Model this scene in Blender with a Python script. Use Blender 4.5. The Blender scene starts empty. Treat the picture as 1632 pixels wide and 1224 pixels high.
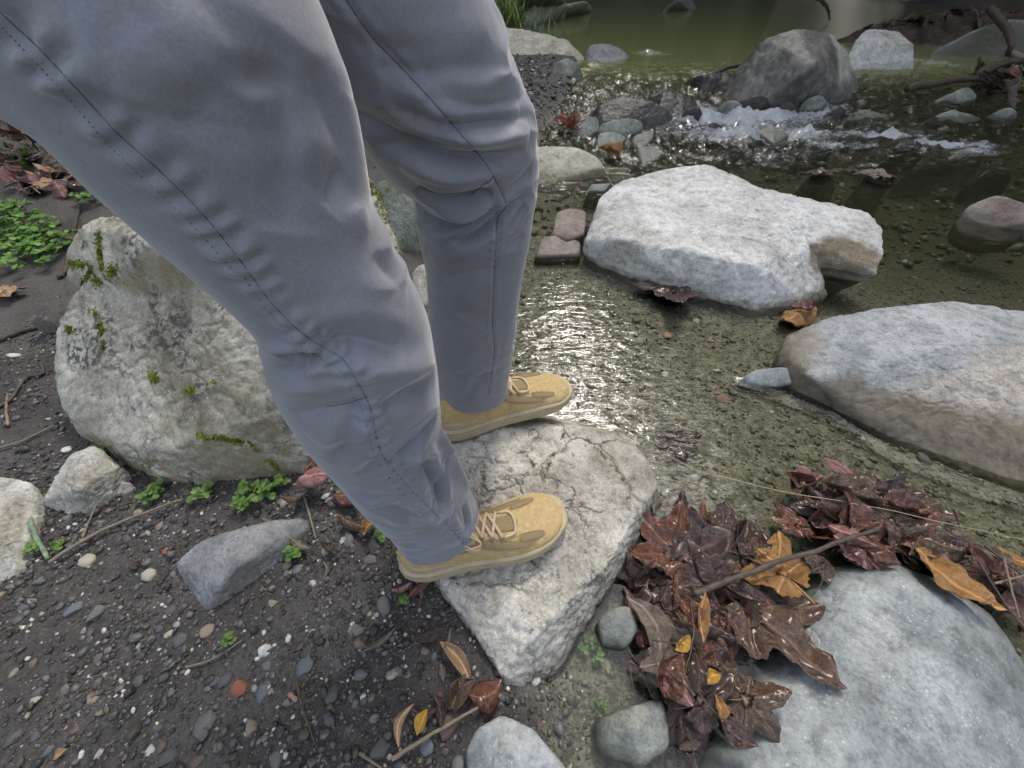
import bpy, bmesh, math, random
import numpy as np
from mathutils import Vector, Matrix
from mathutils.bvhtree import BVHTree

rng = np.random.default_rng(11)
random.seed(11)
S = bpy.context.scene
C = S.collection
R = math.radians

# ------------------------------------------------------------------ camera, sky, sun, exposure
CAM_H, PITCH, FPX = 0.78, R(48.0), 614.0
cam = bpy.data.cameras.new('camera')
cam.sensor_width = 36.0
cam.lens = FPX / 1632.0 * 36.0
cam.clip_start, cam.clip_end = 0.01, 400.0
cam_o = bpy.data.objects.new('camera', cam)
C.objects.link(cam_o)
cam_o.location = (0, 0, CAM_H)
cam_o.rotation_euler = (math.pi / 2 - PITCH, 0, 0)
S.camera = cam_o

SUN_EL, SUN_AZ = R(47), R(15)          # azimuth measured from +Y towards +X
world = bpy.data.worlds.new('World')
S.world = world
world.use_nodes = True
wn = world.node_tree
sky = wn.nodes.new('ShaderNodeTexSky')
sky.sky_type = 'NISHITA'
sky.sun_disc = False
sky.sun_elevation = SUN_EL
sky.sun_rotation = SUN_AZ
sky.air_density, sky.dust_density, sky.ozone_density = 1.0, 5.0, 0.6
bg = wn.nodes['Background']
bg.inputs['Strength'].default_value = 0.12
hs = wn.nodes.new('ShaderNodeHueSaturation')
hs.inputs['Saturation'].default_value = 0.55        # thin high cloud
wn.links.new(sky.outputs[0], hs.inputs['Color'])
wn.links.new(hs.outputs[0], bg.inputs['Color'])
sun = bpy.data.lights.new('sun', 'SUN')
sun.energy, sun.angle, sun.color = 1.5, R(18), (1.0, 0.96, 0.9)
sun_o = bpy.data.objects.new('sun', sun)
C.objects.link(sun_o)
sd = Vector((math.sin(SUN_AZ) * math.cos(SUN_EL), math.cos(SUN_AZ) * math.cos(SUN_EL), math.sin(SUN_EL)))
sun_o.rotation_euler = sd.to_track_quat('Z', 'Y').to_euler()
sun_o.location = sd * 20

S.view_settings.view_transform = 'Standard'
S.view_settings.look = 'None'
S.view_settings.exposure = 1.76
S.view_settings.gamma = 1.0
S.view_settings.use_curve_mapping = False
S.cycles.use_denoising = True
S.cycles.max_bounces = 10
S.cycles.transparent_max_bounces = 16
S.cycles.caustics_reflective = False
S.cycles.caustics_refractive = False
S.cycles.sample_clamp_indirect = 6.0

# ------------------------------------------------------------------ survey helpers: sight lines measured on the photograph -> points in the place
CP, SP = math.cos(PITCH), math.sin(PITCH)

def ray(px, py):
    cx, cy = (px - 816.0) / FPX, (612.0 - py) / FPX
    return Vector((cx, CP + SP * cy, -SP + CP * cy))

def U(px, py, z=0.0):
    d = ray(px, py)
    t = (z - CAM_H) / d.z
    return Vector((d.x * t, d.y * t, z))

# ------------------------------------------------------------------ noise in numpy
_P = np.random.default_rng(5).permutation(256)
_P = np.concatenate([_P, _P, _P])
_G = np.random.default_rng(6).normal(size=(256, 3))
_G /= np.linalg.norm(_G, axis=1)[:, None]

def pnoise(p):
    p = np.asarray(p, float)
    i = np.floor(p).astype(int)
    f = p - i
    u = f * f * f * (f * (f * 6 - 15) + 10)
    i &= 255
    out = 0
    for dx in (0, 1):
        wx = u[:, 0] if dx else 1 - u[:, 0]
        for dy in (0, 1):
            wy = u[:, 1] if dy else 1 - u[:, 1]
            for dz in (0, 1):
                wz = u[:, 2] if dz else 1 - u[:, 2]
                h = _P[_P[_P[i[:, 0] + dx] + i[:, 1] + dy] + i[:, 2] + dz]
                g = _G[h]
                out = out + wx * wy * wz * (g[:, 0] * (f[:, 0] - dx) + g[:, 1] * (f[:, 1] - dy) + g[:, 2] * (f[:, 2] - dz))
    return out * 1.5

def fbm(p, octv=4, lac=2.1, gain=0.5):
    p = np.asarray(p, float)
    s, a, t = 0, 1.0, 0
    for k in range(octv):
        s = s + a * pnoise(p + 17.3 * k)
        t += a
        a *= gain
        p = p * lac
    return s / t

def sstep(a, b, x):
    t = np.clip((np.asarray(x) - a) / (b - a), 0, 1)
    return t * t * (3 - 2 * t)

# ------------------------------------------------------------------ object helpers
def tag(o, label=None, cat=None, group=None, kind=None):
    for k, v in (('label', label), ('category', cat), ('group', group), ('kind', kind)):
        if v:
            o[k] = v
    return o

def link(name, me, mat=None, parent=None, loc=None, smooth=True):
    o = bpy.data.objects.new(name, me)
    C.objects.link(o)
    if mat is not None and not me.materials:
        me.materials.append(mat)
    if smooth and len(me.polygons):
        me.polygons.foreach_set('use_smooth', np.ones(len(me.polygons), bool))
    if loc is not None:
        o.location = loc
    if parent is not None:
        o.parent = parent
    return o

def mesh_np(name, v, f):
    """v (n,3), f (m,k) uniform faces"""
    me = bpy.data.meshes.new(name)
    v = np.asarray(v, np.float32)
    f = np.asarray(f, np.int32)
    me.vertices.add(len(v))
    me.vertices.foreach_set('co', v.ravel())
    m, k = f.shape
    me.loops.add(m * k)
    me.loops.foreach_set('vertex_index', f.ravel())
    me.polygons.add(m)
    me.polygons.foreach_set('loop_start', np.arange(0, m * k, k, dtype=np.int32))
    me.update(calc_edges=True)
    me.validate()
    return me

def attr(me, name, vals):
    a = me.attributes.new(name, 'FLOAT', 'POINT')
    a.data.foreach_set('value', np.asarray(vals, np.float32))

def empty(name, loc=(0, 0, 0)):
    o = bpy.data.objects.new(name, None)
    o.empty_display_size = 0.02
    C.objects.link(o)
    o.location = loc
    return o

def grid_faces(n, m, wrap=False):
    i = np.arange(n - 1)[:, None]
    j = np.arange(m if wrap else m - 1)[None, :]
    a = i * m + j
    b = i * m + (j + 1) % m
    return np.stack([a, b, b + m, a + m], -1).reshape(-1, 4)

# ------------------------------------------------------------------ material helper
class M:
    def __init__(s, name):
        s.m = bpy.data.materials.new(name)
        s.m.use_nodes = True
        s.t = s.m.node_tree
        s.b = s.t.nodes['Principled BSDF']
        s.out = s.t.nodes['Material Output']

    def set(s, sock, v):
        if isinstance(v, bpy.types.NodeSocket):
            s.t.links.new(v, sock)
        elif isinstance(v, (tuple, list)) and len(v) == 3 and sock.type == 'RGBA':
            sock.default_value = (*v, 1)
        else:
            sock.default_value = v

    def n(s, typ, ins=None, **props):
        nd = s.t.nodes.new('ShaderNode' + typ)
        for k, v in props.items():
            setattr(nd, k, v)
        for k, v in (ins or {}).items():
            s.set(nd.inputs[k], v)
        return nd

    def obj(s, off=None):
        c = s.n('TexCoord').outputs['Object']
        if off is not None:
            c = s.n('VectorMath', {0: c, 1: off}, operation='ADD').outputs[0]
        return c

    def noise(s, vec, scale, detail=4, rough=0.55, dist=0.0):
        return s.n('TexNoise', {'Vector': vec, 'Scale': scale, 'Detail': detail, 'Roughness': rough, 'Distortion': dist}).outputs['Fac']

    def ramp(s, f, stops, interp='LINEAR'):
        r = s.n('ValToRGB', {'Fac': f})
        r.color_ramp.interpolation = interp
        e = r.color_ramp.elements
        while len(e) < len(stops):
            e.new(0.5)
        for el, (p, c) in zip(e, stops):
            el.position = p
            el.color = (c, c, c, 1) if isinstance(c, (int, float)) else (*c, 1)
        return r.outputs['Color']

    def mix(s, f, a, b, mode='MIX'):
        nd = s.n('Mix', data_type='RGBA', blend_type=mode)
        s.set(nd.inputs[0], f)
        s.set(nd.inputs[6], a)
        s.set(nd.inputs[7], b)
        return nd.outputs[2]

    def math(s, op, a, b=0.0, c=0.0):
        nd = s.n('Math', operation=op)
        s.set(nd.inputs[0], a)
        s.set(nd.inputs[1], b)
        s.set(nd.inputs[2], c)
        return nd.outputs[0]

    def smooth(s, v, lo, hi):
        nd = s.n('MapRange', interpolation_type='SMOOTHSTEP')
        for k, x in zip((0, 1, 2), (v, lo, hi)):
            s.set(nd.inputs[k], x)
        return nd.outputs[0]

    def attr(s, name):
        return s.n('Attribute', attribute_name=name).outputs['Fac']

    def bump(s, h, strength=0.5, dist=0.002, normal=None):
        ins = {'Height': h, 'Strength': strength, 'Distance': dist}
        if normal is not None:
            ins['Normal'] = normal
        return s.n('Bump', ins).outputs[0]

    def zpos(s):
        g = s.n('NewGeometry').outputs['Position']
        return s.n('SeparateXYZ', {0: g}).outputs[2]

    def fin(s, col, rough=0.7, normal=None, spec=0.4, **kw):
        s.set(s.b.inputs['Base Color'], col)
        s.set(s.b.inputs['Roughness'], rough)
        s.set(s.b.inputs['Specular IOR Level'], spec)
        if normal is not None:
            s.set(s.b.inputs['Normal'], normal)
        for k, v in kw.items():
            s.set(s.b.inputs[k], v)
        return s.m

def rock_mat(name, ca, cb, dark=(0.08, 0.08, 0.075), spots=0.5, white=0.35, lichen=0.0, cracks=0.0, crack_scale=7.0,
             wet=None, wet_col=(0.10, 0.085, 0.06), under=None, rough=0.8, scale=1.0, bump=0.6, tone=None, veins=0.0, wet_soft=0.012):
    k = M(name)
    off = tuple(rng.uniform(-20, 20, 3))
    P = k.obj(off)
    big = k.noise(P, 7 * scale, 6, 0.6)
    col = k.mix(k.smooth(big, 0.35, 0.65), ca, cb)
    stain = k.noise(P, 3.1 * scale, 7, 0.7, 0.8)
    col = k.mix(1.0, col, k.ramp(stain, [(0.32, (0.62, 0.58, 0.50)), (0.48, (1.0, 0.99, 0.96)), (0.7, (1.08, 1.08, 1.08))]), 'MULTIPLY')
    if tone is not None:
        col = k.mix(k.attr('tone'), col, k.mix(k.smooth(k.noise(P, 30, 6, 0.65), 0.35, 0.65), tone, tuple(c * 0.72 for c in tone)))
    med = k.noise(P, 38 * scale, 8, 0.68)
    col = k.mix(1.0, col, k.ramp(med, [(0.25, 0.42), (0.5, 1.0), (0.75, 1.25)]), 'MULTIPLY')
    fine = k.noise(P, 190 * scale, 5, 0.7)
    col = k.mix(1.0, col, k.ramp(fine, [(0.3, 0.62), (0.5, 1.0), (0.72, 1.22)]), 'MULTIPLY')
    if lichen:
        l = k.math('MULTIPLY', k.smooth(k.noise(P, 9 * scale, 5, 0.6), 0.5, 0.62), k.smooth(k.noise(P, 70 * scale, 4, 0.7), 0.46, 0.56))
        col = k.mix(k.math('MULTIPLY', l, lichen), col, dark)
    sp = k.smooth(k.noise(P, 75 * scale, 3, 0.6), 0.64, 0.72)
    col = k.mix(k.math('MULTIPLY', sp, spots), col, dark)
    v = k.n('TexVoronoi', {'Vector': P, 'Scale': 170 * scale}).outputs['Distance']
    ws = k.math('MULTIPLY', k.math('SUBTRACT', 1.0, k.smooth(v, 0.16, 0.3)), k.smooth(k.noise(P, 24 * scale, 4), 0.45, 0.62))
    col = k.mix(k.math('MULTIPLY', ws, white), col, (0.74, 0.75, 0.74))
    h = k.math('ADD', k.math('MULTIPLY', med, 0.8), k.math('MULTIPLY', fine, 0.7))
    if cracks:
        wv = k.n('VectorMath', {0: P, 1: k.n('VectorMath', {0: k.n('TexNoise', {'Vector': P, 'Scale': 14.0, 'Detail': 5.0}).outputs['Color'], 'Scale': 0.09}, operation='SCALE').outputs[0]}, operation='ADD').outputs[0]
        e = k.n('TexVoronoi', {'Vector': wv, 'Scale': crack_scale}, feature='DISTANCE_TO_EDGE').outputs['Distance']
        gate = k.smooth(k.noise(P, 9, 3), 0.38, 0.58)
        cr = k.math('MULTIPLY', k.math('SUBTRACT', 1.0, k.smooth(e, 0.0, 0.016)), gate)
        cr2 = k.math('MULTIPLY', k.math('SUBTRACT', 1.0, k.smooth(e, 0.0, 0.05)), gate)
        col = k.mix(k.math('MULTIPLY', cr, 0.85 * cracks), col, (0.06, 0.055, 0.035))
        h = k.math('SUBTRACT', h, k.math('MULTIPLY', cr2, 2.2 * cracks))
    if veins:
        w = k.n('TexWave', {'Vector': P, 'Scale': 7.0, 'Distortion': 9.0, 'Detail': 5.0, 'Detail Scale': 2.2, 'Detail Roughness': 0.65}).outputs['Fac']
        col = k.mix(k.math('MULTIPLY', k.smooth(w, 0.75, 0.95), veins), col, (0.16, 0.15, 0.12))
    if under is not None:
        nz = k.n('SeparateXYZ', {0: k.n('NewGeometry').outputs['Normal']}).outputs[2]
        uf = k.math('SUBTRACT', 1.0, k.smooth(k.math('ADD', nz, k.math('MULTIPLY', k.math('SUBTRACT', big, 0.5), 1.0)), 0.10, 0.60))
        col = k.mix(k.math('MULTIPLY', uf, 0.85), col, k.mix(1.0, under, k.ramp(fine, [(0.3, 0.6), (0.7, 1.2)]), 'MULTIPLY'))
    rg = rough
    if wet is not None:
        z = k.math('ADD', k.zpos(), k.math('MULTIPLY', k.math('SUBTRACT', k.noise(P, 11, 6), 0.5), 0.06))
        wf = k.math('SUBTRACT', 1.0, k.smooth(z, wet - wet_soft, wet + wet_soft))
        col = k.mix(k.math('MULTIPLY', wf, 0.8), col, k.mix(1.0, wet_col, k.ramp(med, [(0.3, 0.55), (0.7, 1.4)]), 'MULTIPLY'))
        rg = k.mix(wf, (rough,) * 3, (0.32, 0.32, 0.32))
    return k.fin(col, rg, k.bump(h, bump, 0.004), 0.35)

# ------------------------------------------------------------------ the lie of the land
_shore = [(0.10, -3.0), (0.06, -0.25)] + [tuple(U(a, b).xy) for a, b in
          [(885, 1110), (760, 930), (705, 760), (690, 560), (705, 450), (760, 330), (840, 235), (895, 175), (925, 128), (918, 96), (860, 62), (800, 38)]] + \
         [(-1.6, 13.5), (2.0, 15.5), (9.0, 15.5), (8.6, 10), (6.6, 6.3), (5.4, 4.6), (4.6, 3.2), (3.9, 1.6), (3.4, -3.0)]
_shore = np.array(_shore)

def stream_dist(x, y):
    """signed distance to the stream outline: > 0 inside the water"""
    px, py = np.ravel(x), np.ravel(y)
    d = np.full(px.shape, 1e9)
    ins = np.zeros(px.shape, bool)
    n = len(_shore)
    for i in range(n):
        ax, ay = _shore[i]
        bx, by = _shore[(i + 1) % n]
        ex, ey = bx - ax, by - ay
        t = np.clip(((px - ax) * ex + (py - ay) * ey) / (ex * ex + ey * ey), 0, 1)
        d = np.minimum(d, np.hypot(px - ax - t * ex, py - ay - t * ey))
        cond = (ay > py) != (by > py)
        with np.errstate(divide='ignore', invalid='ignore'):
            xi = ax + (py - ay) / (by - ay if by != ay else 1e-9) * ex
        ins ^= cond & (px < xi)
    return np.where(ins, d, -d).reshape(np.shape(x))

def water_z(x, y):
    return 0.07 * sstep(2.9, 4.1, y - 0.12 * x)

SHOALS = [(*U(a, b).xy, r_) for a, b, r_ in [(1210, 630, .14), (1300, 670, .15), (1380, 710, .16), (1460, 750, .16), (1550, 790, .18), (1640, 820, .2), (960, 450, .14), (1060, 490, .15), (1160, 515, .15), (1260, 515, .14)]]

def ground_z(x, y):
    x, y = np.asarray(x, float), np.asarray(y, float)
    sdist = stream_dist(x, y)
    p = np.stack([np.ravel(x), np.ravel(y), np.zeros(x.size)], 1)
    n1 = fbm(p * 2.2, 4).reshape(x.shape)
    n2 = fbm(p * 9 + 5, 3).reshape(x.shape)
    wz = water_z(x, y)
    d = np.maximum(sdist, 0)
    bed = -(0.018 + (0.045 + 0.07 * sstep(1.1, 1.7, y + 0.3 * (x - 0.8))) * np.minimum(d, 1.2)) - 0.06 * sstep(1.2, 2.6, d) - 0.22 * sstep(4.2, 6.0, y)
    bed = np.maximum(bed, -0.45) + 0.010 * n1 + 0.003 * n2
    for cx, cy, rr in SHOALS:
        gsh = np.exp(-((x - cx) ** 2 + (y - cy) ** 2) / rr ** 2)
        bed = bed * (1 - gsh) - 0.016 * gsh
    b = np.maximum(-sdist, 0)
    bank = 0.02 + 0.16 * np.minimum(b, 0.22) + 0.09 * np.clip(b - 0.6, 0, 1.2) + (0.22 + 0.78 * sstep(5, 9, y)) * np.clip(b - 2.0 + 1.5 * sstep(6, 10, y), 0, 20) + n1 * (0.02 + 0.25 * sstep(1.5, 5, b)) + n2 * 0.008
    lim = sstep(-0.05, 0.05, sdist)
    return bank * (1 - lim) + bed * lim + wz

def gz1(x, y):
    return float(ground_z(np.array([x]), np.array([y]))[0])

def G(px, py):
    z = 0.04
    for _ in range(5):
        p = U(px, py, z)
        z = gz1(p.x, p.y)
    return U(px, py, z)

# ------------------------------------------------------------------ ground and water sheets
def warped(lo, hi, c, n, k):
    a, b = np.arcsinh((lo - c) / k), np.arcsinh((hi - c) / k)
    return c + k * np.sinh(np.linspace(a, b, n))

def ground_material():
    k = M('wet_mud_and_grit')
    P = k.obj()
    a = k.noise(P, 6, 6, 0.6)
    col = k.mix(k.smooth(a, 0.35, 0.65), (0.050, 0.045, 0.042), (0.092, 0.083, 0.076))
    f = k.noise(P, 160, 6, 0.75)
    col = k.mix(1.0, col, k.ramp(f, [(0.3, 0.45), (0.5, 1.0), (0.72, 1.6)]), 'MULTIPLY')
    v = k.n('TexVoronoi', {'Vector': P, 'Scale': 260.0}).outputs
    grit = k.math('MULTIPLY', k.math('SUBTRACT', 1.0, k.smooth(v['Distance'], 0.15, 0.35)), k.smooth(k.noise(P, 330, 2), 0.56, 0.66))
    col = k.mix(k.math('MULTIPLY', grit, 0.85), col, (0.5, 0.47, 0.42))
    bedc = k.mix(k.smooth(k.noise(P, 40, 6, 0.7), 0.38, 0.62), (0.125, 0.112, 0.084), (0.25, 0.228, 0.182))
    bedc = k.mix(1.0, bedc, k.ramp(f, [(0.3, 0.5), (0.5, 1.0), (0.72, 1.5)]), 'MULTIPLY')
    bed2 = k.mix(1.0, k.mix(k.smooth(a, 0.4, 0.6), (0.045, 0.042, 0.016), (0.075, 0.068, 0.028)), k.ramp(f, [(0.3, 0.7), (0.7, 1.3)]), 'MULTIPLY')
    col = k.mix(k.attr('bed'), col, bedc)
    col = k.mix(k.attr('deep'), col, bed2)
    wood = k.mix(k.smooth(k.noise(P, 3, 8, 0.7), 0.4, 0.6), (0.06, 0.10, 0.025), (0.10, 0.10, 0.045))
    col = k.mix(k.attr('far'), col, wood)
    h = k.math('ADD', k.noise(P, 90, 7, 0.7), k.math('MULTIPLY', f, 0.5))
    return k.fin(col, k.ramp(a, [(0.3, 0.42), (0.7, 0.75)]), k.bump(h, 0.9, 0.006), 0.4)

gx = warped(-70, 70, 0.0, 430, 0.75)
gy = warped(-60, 80, 0.7, 430, 0.75)
XX, YY = np.meshgrid(gx, gy)
ZZ = ground_z(XX, YY)
SDg = stream_dist(XX, YY)
gm = mesh_np('ground', np.stack([XX.ravel(), YY.ravel(), ZZ.ravel()], 1), grid_faces(len(gy), len(gx)))
attr(gm, 'bed', sstep(-0.06, 0.03, SDg).ravel())
attr(gm, 'deep', (sstep(-0.3, -0.1, -(SDg - 0.25)) * 0 + sstep(1.0, 2.5, YY + 0.35 * (XX - .8)) * sstep(0.15, 0.6, SDg)).ravel())
attr(gm, 'far', sstep(1.6, 3.0, -SDg).ravel())
tag(link('ground', gm, ground_material()), kind='structure')

def water_material():
    k = M('stream_water')
    P = k.obj()
    rip = k.attr('rip')
    mp = k.n('Mapping', {'Vector': P, 'Rotation': (0, 0, R(38)), 'Scale': (1.0, 3.0, 1.0)}).outputs[0]
    n1 = k.noise(mp, 15, 2, 0.5, 0.7)
    n2 = k.noise(mp, 42, 2, 0.5, 0.5)
    n3 = k.noise(P, 9, 3, 0.5, 0.4)
    h = k.math('ADD', k.math('MULTIPLY', n1, 1.0), k.math('MULTIPLY', n2, 0.22))
    h = k.math('MULTIPLY', h, rip)
    h = k.math('ADD', h, k.math('MULTIPLY', n3, 0.22))
    nrm = k.bump(h, 1.0, 0.0060)
    fr = k.n('Fresnel', {'IOR': 1.40, 'Normal': nrm}).outputs[0]
    tr = k.n('BsdfTransparent', {'Color': (0.90, 0.93, 0.86)}).outputs[0]
    mk = k.n('BsdfDiffuse', {'Color': k.mix(k.attr('pool'), (0.060, 0.058, 0.032), (0.21, 0.235, 0.095))}).outputs[0]
    body = k.n('MixShader', {0: k.attr('murk'), 1: tr, 2: mk}).outputs[0]
    gl = k.n('BsdfGlossy', {'Color': (1, 1, 1), 'Roughness': 0.09, 'Normal': nrm}).outputs[0]
    w = k.n('MixShader', {0: fr, 1: body, 2: gl}).outputs[0]
    fo = k.n('BsdfDiffuse', {'Color': (0.80, 0.84, 0.88), 'Normal': k.bump(k.noise(P, 30, 6, 0.75, 1.0), 1.0, 0.05)}).outputs[0]
    mp2 = k.n('Mapping', {'Vector': P, 'Scale': (1.0, 1.6, 1.0)}).outputs[0]
    fn = k.noise(mp2, 60, 8, 0.8, 1.6)
    st = k.noise(k.n('Mapping', {'Vector': P, 'Scale': (1.0, 2.6, 1.0)}).outputs[0], 11, 6, 0.7, 2.0)
    fn = k.math('ADD', k.math('MULTIPLY', fn, 0.55), k.math('MULTIPLY', st, 0.5))
    ff = k.math('MULTIPLY', k.smooth(k.math('ADD', fn, k.math('MULTIPLY', k.attr('foam'), 0.46)), 0.68, 0.92), k.smooth(k.attr('foam'), 0.02, 0.25))
    w = k.n('MixShader', {0: k.math('MULTIPLY', ff, 0.85), 1: w, 2: fo}).outputs[0]
    k.t.links.new(w, k.out.inputs['Surface'])
    return k.m

wx = warped(-4, 11, 0.8, 560, 0.9)
wy = warped(-3, 17, 1.0, 620, 0.9)
WX, WY = np.meshgrid(wx, wy)
pw = np.stack([WX.ravel(), WY.ravel(), np.zeros(WX.size)], 1)

def blob(px, py, rx, ry, z=0.03):
    c = U(px, py, z)
    return np.exp(-(((WX - c.x) / rx) ** 2 + ((WY - c.y) / ry) ** 2))

foam = np.zeros(WX.shape)
for (a, b, rx, ry, s) in [(1085, 170, .35, .22, .8), (1150, 180, .45, .25, 1.0), (1230, 175, .45, .22, 1.0), (1290, 170, .35, .2, .9), (1190, 205, .5, .2, .85),
                          (1280, 208, .4, .14, .8), (1410, 208, .3, .10, 1.0), (1340, 222, .35, .08, .75), (1520, 222, .35, .10, .9), (1565, 235, .25, .07, .6), (1130, 130, .2, .25, .7),
                          (1110, 215, .2, .1, .5), (1560, 92, .5, .3, .7), (1490, 110, .3, .25, .6), (1035, 92, .25, .2, .55), (1060, 160, .15, .3, .6), (950, 110, .15, .2, .5), (1190, 185, .75, .42, .62), (1400, 205, .7, .22, .5), (1080, 190, .3, .5, .5), (1500, 225, .6, .2, .45), (1250, 235, .6, .15, .4)]:
    foam = np.maximum(foam, s * blob(a, b, rx, ry))
rap = sstep(0.05, 0.8, foam)
rap = np.maximum(rap, 0.5 * sstep(2.0, 2.6, WY) * (1 - sstep(4.2, 5.2, WY)))
rip = np.full(WX.shape, 0.22)
for (a, b, rx, ry, s) in [(930, 580, .32, .26, 1.3), (880, 520, .3, .25, 1.0), (1040, 640, .35, .3, .9), (1200, 640, .3, .25, .6)]:
    rip = np.maximum(rip, s * blob(a, b, rx, ry, 0))
rip = np.maximum(rip, 1.7 * sstep(1.5, 2.6, WY) * (1 - sstep(4.3, 5.4, WY)))
rip = rip * (1 - 0.5 * sstep(4.6, 6, WY)) * (1 - 0.85 * blob(955, 1060, .16, .2, 0))
zw = water_z(WX, WY) + 0.15 * rap * fbm(pw * np.array([4.5, 8, 1]), 6, 2.1, .62).reshape(WX.shape) + 0.0016 * fbm(pw * 16 + 3, 3).reshape(WX.shape) \
     + 0.0012 * np.minimum(rip, 1.2) * fbm(np.stack([pw[:, 0] * 34 + pw[:, 1] * 30, pw[:, 1] * 16 - pw[:, 0] * 16, pw[:, 2]], 1), 2).reshape(WX.shape)
# the standing wave that runs along the big two-tone rock
wl = [U(a, b) for a, b in [(1185, 604), (1250, 628), (1320, 655), (1380, 690), (1430, 722), (1500, 750), (1570, 778), (1660, 800)]]
dmin = np.full(WX.shape, 9.0)
for q, w2 in zip(wl[:-1], wl[1:]):
    for t in np.linspace(0, 1, 12):
        c = q.lerp(w2, t)
        dmin = np.minimum(dmin, np.hypot(WX - c.x, WY - c.y))
zw = zw + 0.009 * np.exp(-(dmin / 0.013) ** 2)
wm = mesh_np('water', np.stack([WX.ravel(), WY.ravel(), zw.ravel()], 1), grid_faces(len(wy), len(wx)))
attr(wm, 'foam', foam.ravel())
attr(wm, 'rip', rip.ravel())
attr(wm, 'murk', (0.74 * sstep(2.8, 5.0, WY) + 0.22 * sstep(0.9, 2.2, WY + 0.35 * (WX - .9))).ravel())
attr(wm, 'pool', sstep(3.6, 5.0, WY).ravel())
tag(link('water', wm, water_material()), kind='structure')

# ------------------------------------------------------------------ rocks
_ico = {}
def ico(sub):
    if sub not in _ico:
        bm = bmesh.new()
        bmesh.ops.create_icosphere(bm, subdivisions=sub, radius=1.0)
        v = np.array([x.co[:] for x in bm.verts])
        f = np.array([[q.index for q in x.verts] for x in bm.faces])
        e = np.array([[q.index for q in x.verts] for x in bm.edges])
        bm.free()
        _ico[sub] = (v, f, e)
    return _ico[sub]

def hull_bvh(pts):
    bm = bmesh.new()
    for p in pts:
        bm.verts.new(p)
    bmesh.ops.convex_hull(bm, input=bm.verts)
    bmesh.ops.recalc_face_normals(bm, faces=bm.faces)
    t = BVHTree.FromBMesh(bm)
    bm.free()
    return t

def vnormals(v, f):
    fn = np.cross(v[f[:, 1]] - v[f[:, 0]], v[f[:, 2]] - v[f[:, 0]])
    n = np.zeros_like(v)
    for k in range(f.shape[1]):
        for a in range(3):
            n[:, a] += np.bincount(f[:, k], fn[:, a], len(v))
    return n / np.maximum(np.linalg.norm(n, axis=1), 1e-12)[:, None]

ROCKS = {}
def rock(name, hulls, mat, label, sub=6, center=None, smooth=6, amp=0.02, freq=3.0, fine=0.004, sink=0.12, cuts=None, tone=None, group=None, cat='rock', pit=0.0):
    """hulls: lists of measured points (px, py, height); joined, rounded and weathered into one stone"""
    H = []
    allp = []
    if min(U(*q).y for h in hulls for q in h) > 1.75:
        sink = max(sink, 0.30)
    for h in hulls:
        P = [U(a, b, z) for a, b, z in h]
        zb = min(p.z for p in P)
        pc = sum(P, Vector()) / len(P)
        sp = 1.0 if sink < 0.19 else 1.9
        low = [Vector((pc.x + (p.x - pc.x) * sp, pc.y + (p.y - pc.y) * sp, zb - sink)) for p in P if p.z < zb + (0.03 if sink < 0.19 else 0.12)]
        allp += P
        H.append(hull_bvh(P + low))
    if center is None:
        c = Vector(np.mean([p[:] for p in allp], 0))
        zs = [p.z for p in allp]
        c.z = 0.45 * max(zs) + 0.55 * (min(zs) - 0.5 * sink)
    else:
        c = U(*center)
    v, f, e = ico(sub)
    dist = np.zeros(len(v))
    for b in H:
        hit0 = b.ray_cast(c, Vector((0, 0, 1)))[0]
        for i, d in enumerate(v):
            d = Vector(d)
            o = c
            h = b.ray_cast(c + d * 6, -d)
            if h[0] is not None:
                L = (h[0] - c).dot(d)
                if L > dist[i]:
                    dist[i] = L
    size = float(np.mean(dist))
    dist = np.maximum(dist, size * 0.12)
    w = v * dist[:, None]
    deg = np.bincount(e.ravel(), minlength=len(v)).astype(float)
    for _ in range(smooth):
        a = np.zeros_like(w)
        for k in range(3):
            a[:, k] = np.bincount(e[:, 0], w[e[:, 1], k], len(v)) + np.bincount(e[:, 1], w[e[:, 0], k], len(v))
        w = 0.4 * w + 0.6 * a / deg[:, None]
    n = vnormals(w, f)
    q = w / size
    s0 = rng.uniform(-50, 50, 3)
    disp = amp * size * fbm(q * freq * 0.6 + s0, 4) + fine * size * fbm(q * freq * 5 + s0, 4, 2.2, 0.6)
    rid = 1 - np.abs(fbm(q * freq * 1.3 + s0 + 9, 3)) * 3.2
    disp -= amp * size * 0.6 * np.clip(rid, 0, 1) ** 4
    if pit:
        disp -= pit * size * np.clip(fbm(q * 14 + s0, 2) - 0.18, 0, 1)
    w = w + n * disp[:, None]
    W = w + np.array(c[:])
    if cuts:
        W = cuts(W)
        w = W - np.array(c[:])
    zmin = W[:, 2].min()
    base = Vector((c.x, c.y, zmin))
    me = mesh_np(name, W - np.array(base[:]), f)
    if tone is not None:
        attr(me, 'tone', tone(W))
    o = link(name, me, mat, loc=base)
    tag(o, label, cat, group)
    o['_w'] = 1
    ROCKS.setdefault(label, (o, BVHTree.FromPolygons(W.tolist(), f.tolist())))
    return o

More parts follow.
